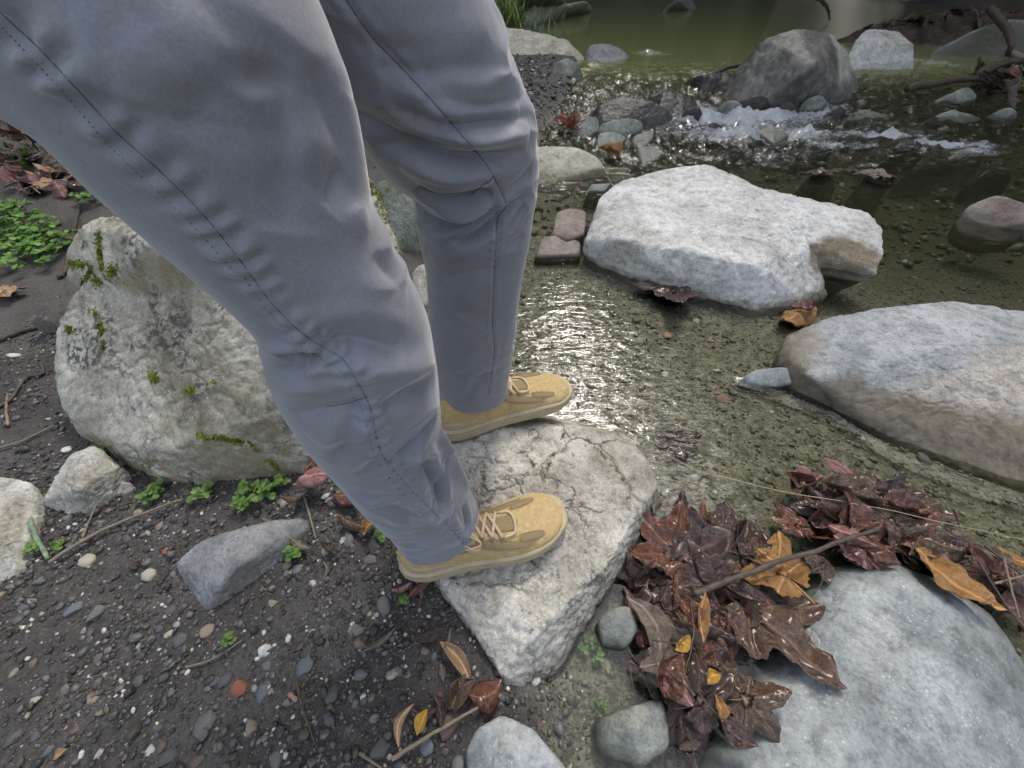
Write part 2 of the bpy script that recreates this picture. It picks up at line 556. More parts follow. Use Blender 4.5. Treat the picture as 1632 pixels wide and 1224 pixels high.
granite = rock_mat('pale_granite', (0.31, 0.295, 0.245), (0.47, 0.455, 0.395), lichen=1.0, spots=0.7, white=0.45, cracks=0.45, crack_scale=2.2, under=(0.30, 0.25, 0.155), bump=0.5)
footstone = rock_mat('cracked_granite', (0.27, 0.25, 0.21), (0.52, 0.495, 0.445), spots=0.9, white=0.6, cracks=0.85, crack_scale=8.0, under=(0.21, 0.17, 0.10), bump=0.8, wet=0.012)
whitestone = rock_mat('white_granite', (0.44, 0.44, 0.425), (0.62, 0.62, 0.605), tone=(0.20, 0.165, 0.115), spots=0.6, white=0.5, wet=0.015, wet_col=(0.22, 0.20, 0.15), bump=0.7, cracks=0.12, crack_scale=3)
twotone = rock_mat('blue_and_tan_stone', (0.25, 0.275, 0.295), (0.40, 0.42, 0.435), spots=0.35, white=0.4, tone=(0.44, 0.40, 0.35), wet=0.066, wet_col=(0.115, 0.088, 0.048), bump=0.6)
bluestone = rock_mat('smooth_blue_grey_stone', (0.185, 0.21, 0.222), (0.315, 0.34, 0.35), spots=0.25, white=0.4, wet=0.014, wet_col=(0.10, 0.11, 0.095), wet_soft=0.02, bump=0.35, rough=0.6, scale=0.9)
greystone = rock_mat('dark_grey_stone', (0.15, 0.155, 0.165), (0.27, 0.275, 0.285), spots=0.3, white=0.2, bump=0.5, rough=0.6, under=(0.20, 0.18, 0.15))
palestone = rock_mat('pale_rough_stone', (0.42, 0.42, 0.39), (0.55, 0.55, 0.53), spots=0.6, white=0.5, bump=0.8, cracks=0.3, crack_scale=9)
creamstone = rock_mat('cream_stone', (0.38, 0.35, 0.27), (0.52, 0.49, 0.40), spots=0.4, white=0.35, wet=0.03, wet_col=(0.15, 0.12, 0.06), bump=0.7)
brownstone = rock_mat('brown_sandstone', (0.19, 0.155, 0.135), (0.28, 0.235, 0.21), spots=0.4, white=0.1, wet=0.02, bump=0.6)
greenstone = rock_mat('green_grey_stone', (0.17, 0.185, 0.165), (0.27, 0.285, 0.26), spots=0.3, white=0.2, wet=0.02, wet_col=(0.07, 0.075, 0.055), bump=0.6)
wetstone = rock_mat('wet_dark_stone', (0.035, 0.034, 0.030), (0.085, 0.08, 0.072), spots=0.3, white=0.1, bump=0.8, rough=0.22)
mossstone = rock_mat('dull_mossy_stone', (0.15, 0.17, 0.12), (0.30, 0.31, 0.27), dark=(0.09, 0.12, 0.02), lichen=0.9, spots=0.5, white=0.3, bump=0.8)
halfwet = rock_mat('half_wet_stone', (0.11, 0.108, 0.10), (0.22, 0.215, 0.20), tone=(0.46, 0.45, 0.40), spots=0.3, white=0.15, bump=0.9, rough=0.4, wet=0.02)

# the stone the person stands on
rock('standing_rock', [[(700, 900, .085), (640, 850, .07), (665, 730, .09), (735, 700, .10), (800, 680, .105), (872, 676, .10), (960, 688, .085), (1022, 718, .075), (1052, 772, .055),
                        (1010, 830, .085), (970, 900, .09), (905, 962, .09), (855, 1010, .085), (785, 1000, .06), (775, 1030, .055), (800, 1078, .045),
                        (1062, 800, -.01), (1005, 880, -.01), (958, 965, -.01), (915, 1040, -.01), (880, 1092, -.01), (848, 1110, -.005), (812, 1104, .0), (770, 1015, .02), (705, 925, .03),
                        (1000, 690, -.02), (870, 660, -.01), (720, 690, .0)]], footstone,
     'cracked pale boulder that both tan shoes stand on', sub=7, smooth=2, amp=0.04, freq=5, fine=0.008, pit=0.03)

# big boulder behind the near leg
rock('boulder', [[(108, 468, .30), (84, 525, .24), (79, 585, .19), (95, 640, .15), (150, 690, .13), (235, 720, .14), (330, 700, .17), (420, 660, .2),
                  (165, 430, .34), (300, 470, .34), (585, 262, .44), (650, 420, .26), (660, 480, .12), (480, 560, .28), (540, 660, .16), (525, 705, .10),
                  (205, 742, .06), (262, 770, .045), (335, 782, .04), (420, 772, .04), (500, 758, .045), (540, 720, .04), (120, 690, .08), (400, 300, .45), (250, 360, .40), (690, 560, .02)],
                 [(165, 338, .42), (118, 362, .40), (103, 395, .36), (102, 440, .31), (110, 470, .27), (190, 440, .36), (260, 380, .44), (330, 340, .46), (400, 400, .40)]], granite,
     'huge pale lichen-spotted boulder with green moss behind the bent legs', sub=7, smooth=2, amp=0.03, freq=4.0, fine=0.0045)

def notch(W):
    return W

def w_tone(W):
    a, b, c = U(1262, 660, .03), U(1420, 590, .13), U(1632, 520, .16)
    # tan side = nearer the viewer than the seam running from a to c
    d = (c - a).to_2d().normalized()
    nx, ny = d.y, -d.x
    s = (W[:, 0] - a.x) * nx + (W[:, 1] - a.y) * ny
    return sstep(-0.03, 0.05, s + 0.05 * fbm(W * 9, 3) - 0.02)

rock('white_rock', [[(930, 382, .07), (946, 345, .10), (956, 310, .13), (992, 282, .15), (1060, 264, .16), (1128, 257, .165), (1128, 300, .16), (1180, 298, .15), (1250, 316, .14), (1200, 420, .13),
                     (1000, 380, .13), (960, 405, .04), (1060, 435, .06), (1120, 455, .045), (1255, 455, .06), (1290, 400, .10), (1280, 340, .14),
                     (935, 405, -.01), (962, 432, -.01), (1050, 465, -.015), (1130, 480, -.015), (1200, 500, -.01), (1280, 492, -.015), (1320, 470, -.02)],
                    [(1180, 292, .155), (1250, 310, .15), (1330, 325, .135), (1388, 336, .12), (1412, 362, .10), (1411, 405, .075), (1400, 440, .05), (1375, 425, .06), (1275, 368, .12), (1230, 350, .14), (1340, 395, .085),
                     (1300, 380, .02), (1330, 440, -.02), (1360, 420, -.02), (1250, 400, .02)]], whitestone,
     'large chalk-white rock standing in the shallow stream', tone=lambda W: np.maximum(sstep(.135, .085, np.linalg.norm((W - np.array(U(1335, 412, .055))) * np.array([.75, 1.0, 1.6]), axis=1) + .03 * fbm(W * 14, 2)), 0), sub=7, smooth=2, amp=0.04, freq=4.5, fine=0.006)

rock('two_tone_rock', [[(1242, 560, .03), (1252, 530, .05), (1320, 503, .08), (1400, 488, .10), (1520, 476, .115), (1640, 494, .12), (1760, 520, .11), (1900, 620, .09),
                        (1290, 600, .055), (1420, 575, .105), (1500, 560, .12), (1640, 545, .13), (1640, 640, .085), (1640, 720, .04), (1500, 690, .032), (1400, 650, .03), (1900, 760, .04),
                        (1235, 600, -.01), (1260, 625, -.01), (1340, 655, -.012), (1430, 710, -.012), (1520, 745, -.012), (1640, 785, -.012), (1900, 800, -.01)]], twotone,
     'broad slab with blue-grey back and tan front half in the stream', sub=7, smooth=2, amp=0.03, freq=4, fine=0.006, tone=w_tone)
rock('flat_stone', [[(1178, 600, .012), (1200, 588, .025), (1250, 582, .03), (1290, 585, .02), (1275, 608, .012), (1230, 617, .008), (1185, 612, .0)]], bluestone,
     'small flat blue-grey stone at the tip of the two-tone slab', sub=5, amp=0.02, sink=0.05)
rock('water_worn_rock', [[(1110, 1240, -.01), (1150, 1150, -.012), (1205, 1085, -.012), (1262, 1005, -.012), (1300, 915, -.012), (1345, 898, -.01), (1425, 893, -.005), (1505, 925, .0), (1580, 975, .0), (1640, 1060, .0),
                          (1350, 950, .035), (1430, 925, .04), (1520, 960, .04), (1595, 1060, .03), (1290, 1090, .03), (1200, 1224, .025), (1400, 1100, .05), (1450, 1200, .05), (1640, 1200, .025), (1300, 1400, .05), (1600, 1400, .05), (1120, 1400, -.01), (1750, 1300, -.01)]], bluestone,
     'big smooth blue-grey rock with damp leaves along its edge', sub=7, smooth=3, amp=0.022, freq=3.5, fine=0.003)
rock('angular_rock', [[(277, 893, .07), (312, 862, .095), (352, 850, .10), (432, 826, .09), (488, 822, .075), (499, 838, .06), (448, 880, .07), (380, 900, .105), (345, 940, .085), (330, 975, .055),
                       (440, 932, .02), (400, 962, .01), (348, 988, .01), (322, 990, .02), (308, 952, .035), (285, 918, .04), (500, 845, .03)]], greystone,
     'dark grey wedge-shaped rock lying alone on the gravel', sub=6, smooth=4, amp=0.04, freq=4, fine=0.008)
rock('rough_rock', [[(65, 800, .08), (85, 760, .10), (112, 718, .12), (150, 706, .125), (188, 742, .10), (176, 790, .07), (140, 830, .05), (90, 827, .05), (120, 780, .115), (200, 760, .07)],
                    [(180, 775, .07), (205, 765, .07), (222, 785, .05), (200, 812, .04), (175, 810, .04)]], palestone,
     'small rough pale rock tucked under the mossy boulder', sub=6, smooth=4, amp=0.06, freq=5, fine=0.012)
rock('layered_rock', [[(-80, 750, .10), (0, 758, .11), (50, 765, .10), (60, 792, .09), (54, 860, .075), (42, 930, .06), (0, 970, .05), (-80, 990, .06), (-20, 860, .11)]], palestone,
     'pale layered slab next to the mossy twig', sub=6, smooth=4, amp=0.05, freq=4.5, fine=0.010)
rock('pale_rock', [[(742, 1195, .05), (760, 1158, .065), (800, 1136, .07), (850, 1160, .065), (905, 1226, .05), (860, 1300, .05), (750, 1280, .05), (800, 1200, .085), (740, 1210, .02), (915, 1240, .01)]], bluestone,
     'smooth pale rounded rock beside the long dry twig', sub=6, smooth=5, amp=0.03)
rock('wet_stone', [[(946, 1150, .01), (1000, 1126, .03), (1060, 1110, .03), (1072, 1190, .02), (1024, 1228, .015), (950, 1202, .005), (1010, 1160, .045)]], greenstone,
     'wet greenish stone beside the bright puddle', sub=5, amp=0.04, sink=0.06)
rock('round_stone', [[(953, 990, .03), (975, 965, .045), (1005, 960, .05), (1020, 1000, .04), (1000, 1035, .015), (960, 1030, .01)]], greenstone,
     'rounded olive stone half buried by fallen leaves', sub=5, amp=0.03, sink=0.06)
# the far shallows
rock('sandstone_block', [[(880, 372, .035), (888, 332, .05), (910, 326, .055), (936, 330, .05), (932, 372, .035), (905, 380, .045), (880, 385, .0), (930, 385, .0)]], brownstone,
     'upper of two brown flat stones beside the white rock', sub=5, smooth=2, amp=0.04, sink=0.06)
rock('sandstone_block', [[(852, 408, .012), (866, 374, .03), (890, 372, .035), (926, 382, .03), (926, 405, .012), (850, 414, -.01), (925, 411, -.01)]], brownstone,
     'lower of two brown flat stones, its foot in the water', sub=5, smooth=2, amp=0.04, sink=0.06)
rock('round_rock', [[(770, 240, .09), (860, 229, .12), (920, 231, .11), (952, 246, .08), (960, 264, .05), (938, 280, .01), (890, 290, .0), (800, 292, .0), (740, 270, .04)]], creamstone,
     'rounded cream rock just past the knee of the far leg', sub=6, smooth=8, amp=0.02)
rock('cream_rock', [[(745, 45, .28), (790, 40, .30), (840, 46, .28), (905, 60, .22), (916, 78, .15), (880, 92, .09), (800, 102, .08), (740, 95, .09)]], creamstone,
     'long cream rock on the far shore below the grass tuft', sub=6, smooth=3, amp=0.05)
rock('shore_stone', [[(872, 128, .07), (882, 100, .19), (902, 90, .21), (925, 100, .17), (932, 122, .07), (900, 134, .06)]], greenstone,
     'grey-green stone on the gravel spit under the cream rock', sub=5, smooth=2, amp=0.05)
rock('pool_stone', [[(936, 98, .07), (940, 70, .17), (960, 68, .18), (985, 72, .15), (1003, 84, .10), (990, 98, .06), (950, 103, .06)]], greystone,
     'dark flat-topped stone alone in the green pool', sub=5, smooth=2, amp=0.05)

def hw_tone(W):
    c = U(1262, 90, .2)
    return sstep(-0.02, 0.05, (W[:, 0] - c.x) + 0.25 * (W[:, 2] - .2) + 0.06 * fbm(W * 8, 3)) * sstep(0.10, 0.18, W[:, 2] + 0.05 * fbm(W * 6 + 3, 2))
rock('rapids_boulder', [[(1178, 135, .08), (1184, 98, .22), (1214, 62, .36), (1268, 44, .43), (1328, 53, .39), (1356, 86, .26), (1358, 128, .10), (1290, 152, .04), (1195, 155, .04), (1300, 100, .30)]], halfwet,
     'large boulder at the rapids, half dark and wet, half dry', sub=6, smooth=4, amp=0.035, freq=4, fine=0.012, tone=hw_tone)
rock('rapids_rock', [[(1364, 105, .10), (1364, 62, .27), (1382, 43, .33), (1430, 46, .32), (1457, 70, .24), (1455, 95, .14), (1405, 113, .06), (1370, 112, .06)]], palestone,
     'pale blocky rock standing beside the half-wet boulder', sub=6, smooth=3, amp=0.05)
rock('sloping_rock', [[(1500, 72, .14), (1545, 48, .27), (1600, 26, .38), (1660, 22, .40), (1680, 70, .18), (1560, 80, .10), (1510, 80, .09)]], greystone,
     'grey sloping rock under the dark branch on the far side', sub=5, smooth=3, amp=0.05)
rock('wet_boulder', [[(945, 190, .02), (952, 165, .10), (990, 150, .14), (1040, 158, .13), (1075, 178, .07), (1060, 200, .0), (960, 205, .0)]], wetstone,
     'dark wet boulder that the thin water sheet pours over', sub=6, smooth=6, amp=0.04)
rock('wet_boulder', [[(1030, 160, .05), (1060, 142, .13), (1095, 145, .12), (1120, 165, .05), (1090, 190, .0), (1040, 190, .0)]], wetstone,
     'ridged wet boulder at the head of the white water', sub=5, smooth=3, amp=0.06)
rock('wet_boulder', [[(1085, 130, .06), (1120, 118, .15), (1165, 112, .16), (1185, 140, .07), (1130, 155, .02)]], wetstone,
     'glistening wet rock jammed against the half-wet boulder', sub=5, smooth=3, amp=0.07)
for pts, mt, lb in [
    ([(908, 220, .0), (915, 190, .08), (930, 180, .10), (953, 186, .08), (955, 205, .03), (930, 226, -.01)], greenstone, 'pale green-grey angular stone beside the rust-red needle clump'),
    ([(950, 212, .01), (960, 193, .07), (1000, 186, .08), (1024, 190, .07), (1022, 208, .02), (1000, 220, -.01), (955, 222, -.01)], greenstone, 'ribbed grey stone in front of the dark wet boulder'),
    ([(948, 238, .0), (955, 212, .05), (975, 207, .06), (998, 215, .045), (990, 236, .0), (965, 242, -.01)], greenstone, 'ring-marked grey stone above the orange leaf'),
    ([(1005, 230, .0), (1012, 215, .035), (1043, 205, .045), (1040, 222, .02), (1020, 240, -.01)], greenstone, 'thin leaning grey shard at the edge of the rapids'),
    ([(1014, 250, .0), (1018, 235, .03), (1040, 230, .04), (1058, 243, .025), (1045, 262, -.01), (1025, 266, -.01)], greenstone, 'lowest grey stone of the cluster, just behind the white rock'),
    ([(935, 305, .01), (942, 292, .03), (975, 290, .03), (965, 304, .01)], greenstone, 'low flat stone touching the back of the white rock')]:
    rock('small_stone', [pts], mt, lb, sub=5, smooth=1, amp=0.04, sink=0.06)
for i, (px, py, w_, h_) in enumerate([(1075, 196, 22, .05), (1105, 178, 18, .06), (1135, 205, 26, .04), (1165, 168, 22, .07), (1205, 160, 30, .06), (1255, 170, 24, .05), (1300, 160, 22, .06), (1335, 178, 18, .05), (1060, 218, 20, .03), (1180, 222, 24, .02), (1305, 232, 26, .015), (1450, 232, 30, .02), (1540, 250, 34, .02), (1480, 262, 26, .0), (1590, 275, 30, .01), (1600, 180, 30, .05)]):
    z0 = float(water_z(np.array([0.]), np.array([U(px, py).y]))[0])
    rock('cascade_stone', [[(px - w_, py + 6, z0 - .02), (px - w_ * .6, py - 8, z0 + h_ * .7), (px + 2, py - 13, z0 + h_), (px + w_ * .7, py - 6, z0 + h_ * .6), (px + w_, py + 5, z0 - .02), (px, py + 10, z0 - .03)]], wetstone if i % 3 else greenstone,
         'wet stone breaking the white water of the rapids' if py < 225 else 'dark stone awash in the flow below the rapids', sub=4, smooth=1, amp=0.08, sink=.2, group='stones in the rapids' if py < 225 else 'stones awash below the rapids')
rock('brown_rock', [[(1530, 346, .0), (1545, 322, .05), (1592, 303, .10), (1640, 320, .09), (1660, 350, .05), (1640, 372, -.01), (1580, 365, -.01)]], brownstone,
     'purplish brown rock rising from the deeper water', sub=5, smooth=3, amp=0.05)
rock('submerged_rock', [[(1475, 165, .0), (1520, 150, .06), (1545, 135, .10), (1560, 150, .05), (1540, 172, -.02)]], greenstone, 'pointed stone under the floating stick', sub=5, smooth=2, amp=0.05)
rock('submerged_rock', [[(1465, 192, .0), (1520, 172, .05), (1580, 190, .0), (1520, 200, -.02)]], greenstone, 'low triangular stone awash below the pointed stone', sub=5, smooth=2, amp=0.04)
rock('submerged_rock', [[(1210, 212, .0), (1225, 195, .04), (1260, 215, .01), (1235, 230, -.02)], [(1205, 205, .02), (1215, 195, .03), (1220, 210, .0)]], greenstone, 'slanting green-grey stone in the white water', sub=5, smooth=2, amp=0.04)
rock('submerged_rock', [[(1340, 190, .0), (1375, 172, .03), (1420, 182, .02), (1400, 200, -.02)]], greenstone, 'rounded green-grey stone awash in the rapids', sub=5, smooth=4, amp=0.04)
rock('submerged_rock', [[(1370, 295, -.01), (1390, 268, .03), (1412, 264, .035), (1420, 290, .01), (1400, 305, -.02)]], brownstone, 'brown stone capped by a limp leaf in the stream', sub=5, smooth=3, amp=0.05)
rock('submerged_rock', [[(1280, 285, -.01), (1296, 272, .02), (1330, 270, .015), (1335, 290, -.02)]], brownstone, 'low brown stone under a crumpled leaf in the stream', sub=5, smooth=3, amp=0.05)
# between the legs
rock('shaded_rock', [[(600, 280, .24), (640, 270, .27), (685, 320, .20), (700, 360, .12), (680, 400, .05), (630, 400, .05), (590, 330, .16)]], mossstone,
     'dull green rock seen between the two legs', sub=6, smooth=3, amp=0.06)
rock('gap_stone', [[(655, 430, .06), (668, 412, .09), (700, 420, .08), (700, 480, .04), (665, 490, .02)]], palestone,
     'pale stone low in the gap between the two legs', sub=5, smooth=4, amp=0.04)
for pts, lb, mt in [([(835, 20, .20), (850, 4, .3), (880, -6, .34), (905, 6, .27), (890, 22, .12)], 'grey stone of the far shore nearest the grass tuft', palestone),
                ([(885, 16, .15), (905, 2, .3), (935, 0, .28), (945, 10, .14)], 'grey stone at the end of the far shore', palestone),
                ([(1060, 14, .1), (1075, -4, .28), (1105, -6, .25), (1112, 10, .1)], 'lone far stone with red-brown litter across the pool', greystone),
                ([(820, 8, .2), (835, -12, .45), (880, -18, .5), (900, -4, .3)], 'taller stone behind the far shore stones', greystone)]:
    rock('far_stone', [pts], mt, lb, sub=5, smooth=2, amp=0.05)
rock('driftwood_mound', [[(1340, 66, .08), (1375, 42, .20), (1430, 30, .26), (1500, 20, .32), (1600, 12, .36), (1680, 10, .36), (1680, 70, .10), (1500, 62, .09), (1400, 60, .08)]], rock_mat('debris_soil', (.035, .026, .020), (.085, .060, .042), spots=.6, white=.05, bump=1.0),
     'dark mound of soil and flood debris across the stream', sub=6, smooth=2, amp=0.12, freq=6, fine=0.03, cat='mound')
rock('mud_stone', [[(30, 505, .16), (45, 490, .18), (75, 493, .17), (80, 508, .14), (50, 515, .13)]], greystone, 'small grey stone sunk in the dark soil', sub=4, smooth=3, amp=0.04)
#@@PART2
# ------------------------------------------------------------------ the person: body, trousers, shoes
def tube_np(pts, rad, seg=8, ell=1.0, cap=True):
    """tube along pts (n,3) with radii; returns verts, quad faces"""
    pts = np.asarray(pts, float)
    n = len(pts)
    rad = np.broadcast_to(np.asarray(rad, float), (n,))
    T = np.gradient(pts, axis=0)
    T /= np.maximum(np.linalg.norm(T, axis=1), 1e-9)[:, None]
    up = np.array([0.13, 0.21, 0.97])
    if abs(T[n // 2] @ up) > 0.9:
        up = np.array([0.95, 0.2, 0.1])
    A = np.cross(T, up)
    A /= np.linalg.norm(A, axis=1)[:, None]
    B = np.cross(T, A)
    th = np.linspace(0, 2 * np.pi, seg, endpoint=False)
    v = pts[:, None] + rad[:, None, None] * (np.cos(th)[None, :, None] * A[:, None] + ell * np.sin(th)[None, :, None] * B[:, None])
    v = v.reshape(-1, 3)
    f = grid_faces(n, seg, True)
    if cap:
        v = np.vstack([v, pts[0] - T[0] * rad[0] * 0.3, pts[-1] + T[-1] * rad[-1] * 0.3])
        j = np.arange(seg)
        k = (j + 1) % seg
        f = np.vstack([f, np.stack([k, j, np.full(seg, n * seg), np.full(seg, n * seg)], 1)[:, [0, 1, 2, 2]],
                       np.stack([(n - 1) * seg + j, (n - 1) * seg + k, np.full(seg, n * seg + 1), np.full(seg, n * seg + 1)], 1)])
    return v, f

def to_mesh(name, parts):
    """parts: list of (v, quads) -> one mesh; degenerate quads become triangles"""
    V, F, o = [], [], 0
    for v, f in parts:
        V.append(v)
        for q in (f + o).tolist():
            F.append(q if len(set(q)) == len(q) else list(dict.fromkeys(q)))
        o += len(v)
    me = bpy.data.meshes.new(name)
    me.from_pydata(np.vstack(V).tolist(), [], F)
    me.update()
    return me

def catmull(P, n):
    P = np.asarray(P, float)
    m = len(P)
    t = np.linspace(0, m - 1, n)
    i = np.clip(t.astype(int), 0, m - 2)
    f = (t - i)[:, None]
    p0, p1, p2, p3 = P[np.maximum(i - 1, 0)], P[i], P[i + 1], P[np.minimum(i + 2, m - 1)]
    return 0.5 * (2 * p1 + (p2 - p0) * f + (2 * p0 - 5 * p1 + 4 * p2 - p3) * f * f + (3 * p1 - p0 - 3 * p2 + p3) * f ** 3)

def leg_sections(secs):
    out = []
    cam_p = Vector((0, 0, CAM_H))
    for (lx, ly, rx, ry, y) in secs:
        a, b = ray(lx, ly).normalized(), ray(rx, ry).normalized()
        m = (a + b).normalized()
        half = math.acos(max(-1, min(1, a.dot(b)))) / 2
        D = y / m.y
        c = cam_p + m * D
        out.append([c.x, c.y, c.z, D * math.sin(half)])
    return out

def cloth_mat():
    k = M('grey_woven_nylon')
    P = k.obj()
    a = k.noise(P, 8, 5, 0.6)
    col = k.mix(k.smooth(a, 0.3, 0.7), (0.185, 0.195, 0.232), (0.215, 0.222, 0.254))
    w = k.math('ADD', k.n('TexWave', {'Vector': P, 'Scale': 420.0, 'Distortion': 0.4}, bands_direction='X').outputs['Fac'],
               k.n('TexWave', {'Vector': P, 'Scale': 420.0, 'Distortion': 0.4}, bands_direction='Z').outputs['Fac'])
    fine = k.noise(P, 260, 4, 0.7)
    h = k.math('ADD', k.math('MULTIPLY', w, 0.25), fine)
    col = k.mix(1.0, col, k.ramp(k.noise(P, 520, 3, 0.8), [(0.3, 0.86), (0.7, 1.14)]), 'MULTIPLY')
    dirt = k.math('MULTIPLY', k.smooth(k.noise(P, 13, 6, 0.7), 0.5, 0.72), 0.45)
    col = k.mix(dirt, col, (0.20, 0.175, 0.155))
    nb = k.bump(k.noise(P, 55, 5, 0.65), 0.2, 0.004)
    nrm = k.bump(fine, 0.12, 0.0006, nb)
    return k.fin(col, 0.55, nrm, 0.4, **{'Sheen Weight': 0.5, 'Sheen Roughness': 0.45})

def plain(name, col, rough=0.7, var=0.25, scale=60, bump=0.2, spec=0.4, dist=0.001):
    k = M(name)
    P = k.obj()
    f = k.noise(P, scale, 5, 0.65)
    c = k.mix(1.0, col, k.ramp(f, [(0.3, 1 - var), (0.7, 1 + var)]), 'MULTIPLY')
    if name.startswith('tan_'):
        c = k.mix(k.math('MULTIPLY', k.smooth(k.noise(P, 22, 6, 0.7), 0.5, 0.75), 0.4), c, (0.20, 0.155, 0.10))
    return k.fin(c, rough, k.bump(f, bump, dist), spec)

trouser_m = cloth_mat()
seam_m = plain('dark_thread', (0.075, 0.08, 0.095), 0.8)
skin_m = plain('skin', (0.45, 0.28, 0.20), 0.55, 0.1)
shirt_m = plain('dark_shirt_cloth', (0.06, 0.07, 0.08), 0.85, 0.15)

near_hip, far_hip = (-0.335, 0.325, 1.00), (-0.335, 0.50, 1.00)
near_s = leg_sections([(0, 190, 500, -20, .262), (150, 325, 548, 140, .256), (300, 450, 586, 305, .252), (388, 518, 640, 420, .25), (412, 562, 682, 500, .25),
                       (440, 640, 697, 588, .25), (500, 712, 703, 678, .25), (560, 790, 722, 735, .25), (602, 828, 744, 774, .25), (624, 852, 762, 812, .25)])
far_s = leg_sections([(500, 95, 775, 0, .475), (570, 225, 820, 110, .485), (640, 286, 853, 195, .50), (680, 328, 853, 262, .51), (668, 374, 847, 330, .515),
                      (680, 450, 833, 430, .52), (690, 560, 817, 540, .522), (701, 626, 808, 612, .522)])

def bridge(h, first, n=3):
    h4 = np.array([*h, 0.115])
    f = np.array(first)
    return [list(h4 + (f - h4) * t) for t in np.linspace(0, 1, n + 1)[:-1]]

def leg_mesh(secs, hip, N=430, Mn=256):
    pr = catmull(bridge(hip, secs[0]) + secs, N)
    kern = np.hanning(33)
    kern /= kern.sum()
    pad = np.pad(pr, ((16, 16), (0, 0)), 'reflect', reflect_type='odd')
    pr = np.stack([np.convolve(pad[:, i], kern, 'valid') for i in range(4)], 1)
    c, r = pr[:, :3], pr[:, 3]
    T = np.gradient(c, axis=0)
    T /= np.linalg.norm(T, axis=1)[:, None]
    Y = np.array([0, 1.0, 0])
    u = Y - (T @ Y)[:, None] * T
    u /= np.linalg.norm(u, axis=1)[:, None]
    w = np.cross(T, u)
    th = np.linspace(0, 2 * np.pi, Mn, endpoint=False)
    v = c[:, None] + r[:, None, None] * (np.cos(th)[None, :, None] * w[:, None] + 0.97 * np.sin(th)[None, :, None] * u[:, None])
    return v.reshape(-1, 3), grid_faces(N, Mn, True), pr

def polyline_on(bvh, pts, n=28, lift=0.0):
    P = catmull(np.array([[a, b, 0] for a, b in pts], float), n) if len(pts) > 2 else np.array([[pts[0][0] + (pts[1][0] - pts[0][0]) * t, pts[0][1] + (pts[1][1] - pts[0][1]) * t, 0] for t in np.linspace(0, 1, n)])
    out = []
    o = Vector((0, 0, CAM_H))
    for a, b, _ in P:
        h = bvh.ray_cast(o, ray(a, b).normalized())
        if h[0] is not None:
            out.append(h[0] + h[1] * lift)
    return out

def fold(v, n, line, amp, width, taper=True):
    """press a crease (amp<0) or raise a ridge (amp>0) along a line on the cloth"""
    if len(line) < 2:
        return 0
    L = np.array([p[:] for p in line])
    best = np.full(len(v), 1e9)
    tt = np.zeros(len(v))
    lo, hi = L.min(0) - 4 * width, L.max(0) + 4 * width
    idx = np.where(np.all((v > lo) & (v < hi), axis=1))[0]
    out = np.zeros(len(v))
    if not len(idx):
        return out
    vv = v[idx]
    b = np.full(len(idx), 1e9)
    t = np.zeros(len(idx))
    m = len(L)
    for k in range(m - 1):
        e = L[k + 1] - L[k]
        l2 = max(e @ e, 1e-12)
        q = np.clip(((vv - L[k]) @ e) / l2, 0, 1)
        d = np.linalg.norm(vv - L[k] - q[:, None] * e, axis=1)
        g = d < b
        b[g] = d[g]
        t[g] = (k + q[g]) / (m - 1)
    a = amp * (np.sin(np.pi * np.clip(t, 0.0, 1)) ** 0.6 if taper else 1)
    x = b / width
    prof = np.exp(-x * x) if amp > 0 else np.exp(-1.25 * (np.sqrt(x * x + .03) - .17)) - 0.40 * np.exp(-((x - 2.1) / 0.9) ** 2)
    prof = prof * np.clip(1 - (x / 4) ** 2, 0, 1)
    out[idx] = a * prof
    return out

near_folds = [  # (sight lines, amp mm, width mm)
    ([(455, 60), (462, 200), (452, 370)], -6, 22), ([(405, 90), (425, 150)], -4, 14), ([(290, 215), (345, 130)], -4, 14), ([(500, 100), (545, 210), (572, 330)], -5, 14),
    ([(596, 405), (640, 465)], -1.6, 10), ([(520, 330), (560, 270)], -3, 12), ([(330, 120), (370, 60)], 4, 22), ([(530, 480), (600, 455), (650, 470)], 3, 16),
    ([(445, 572), (470, 575), (510, 572)], -6, 5), ([(500, 560), (560, 545), (640, 560)], -4, 10), ([(415, 600), (450, 590), (490, 590)], -4, 8), ([(560, 580), (630, 590), (690, 575)], 3, 12),
    ([(624, 741), (656, 709), (696, 668)], -7, 8), ([(610, 654), (650, 632), (695, 605)], -4.5, 9), ([(640, 690), (670, 660), (697, 640)], 3, 9),
    ([(714, 722), (704, 765), (705, 812)], -9, 7), ([(668, 722), (690, 765), (690, 812)], -5, 6), ([(640, 735), (665, 725), (690, 722)], 4, 8), ([(650, 760), (670, 790), (675, 820)], 3, 8),
    ([(574, 760), (596, 742), (616, 726)], -3, 7), ([(738, 805), (744, 835), (732, 868)], -4, 5), ([(720, 820), (735, 850)], 3, 5), ([(652, 832), (690, 826), (722, 812)], 4, 7),
    ([(600, 800), (640, 815), (700, 850)], -2.5, 10), ([(470, 660), (530, 650), (580, 640)], -3, 9), ([(500, 700), (560, 690), (600, 670)], 2.5, 10), ([(610, 860), (660, 868), (720, 850)], -3, 7),
    ([(530, 740), (556, 690), (572, 636)], -2, 6), ([(560, 790), (600, 800), (640, 790)], 2.5, 9), ([(200, 60), (240, 110), (260, 180)], 5, 26), ([(120, 90), (180, 120)], 4, 20),
    ([(250, 330), (330, 420), (420, 500)], 4, 20), ([(640, 880), (690, 880), (750, 850)], 2.5, 6), ([(700, 690), (716, 735), (745, 780)], 5, 7)]
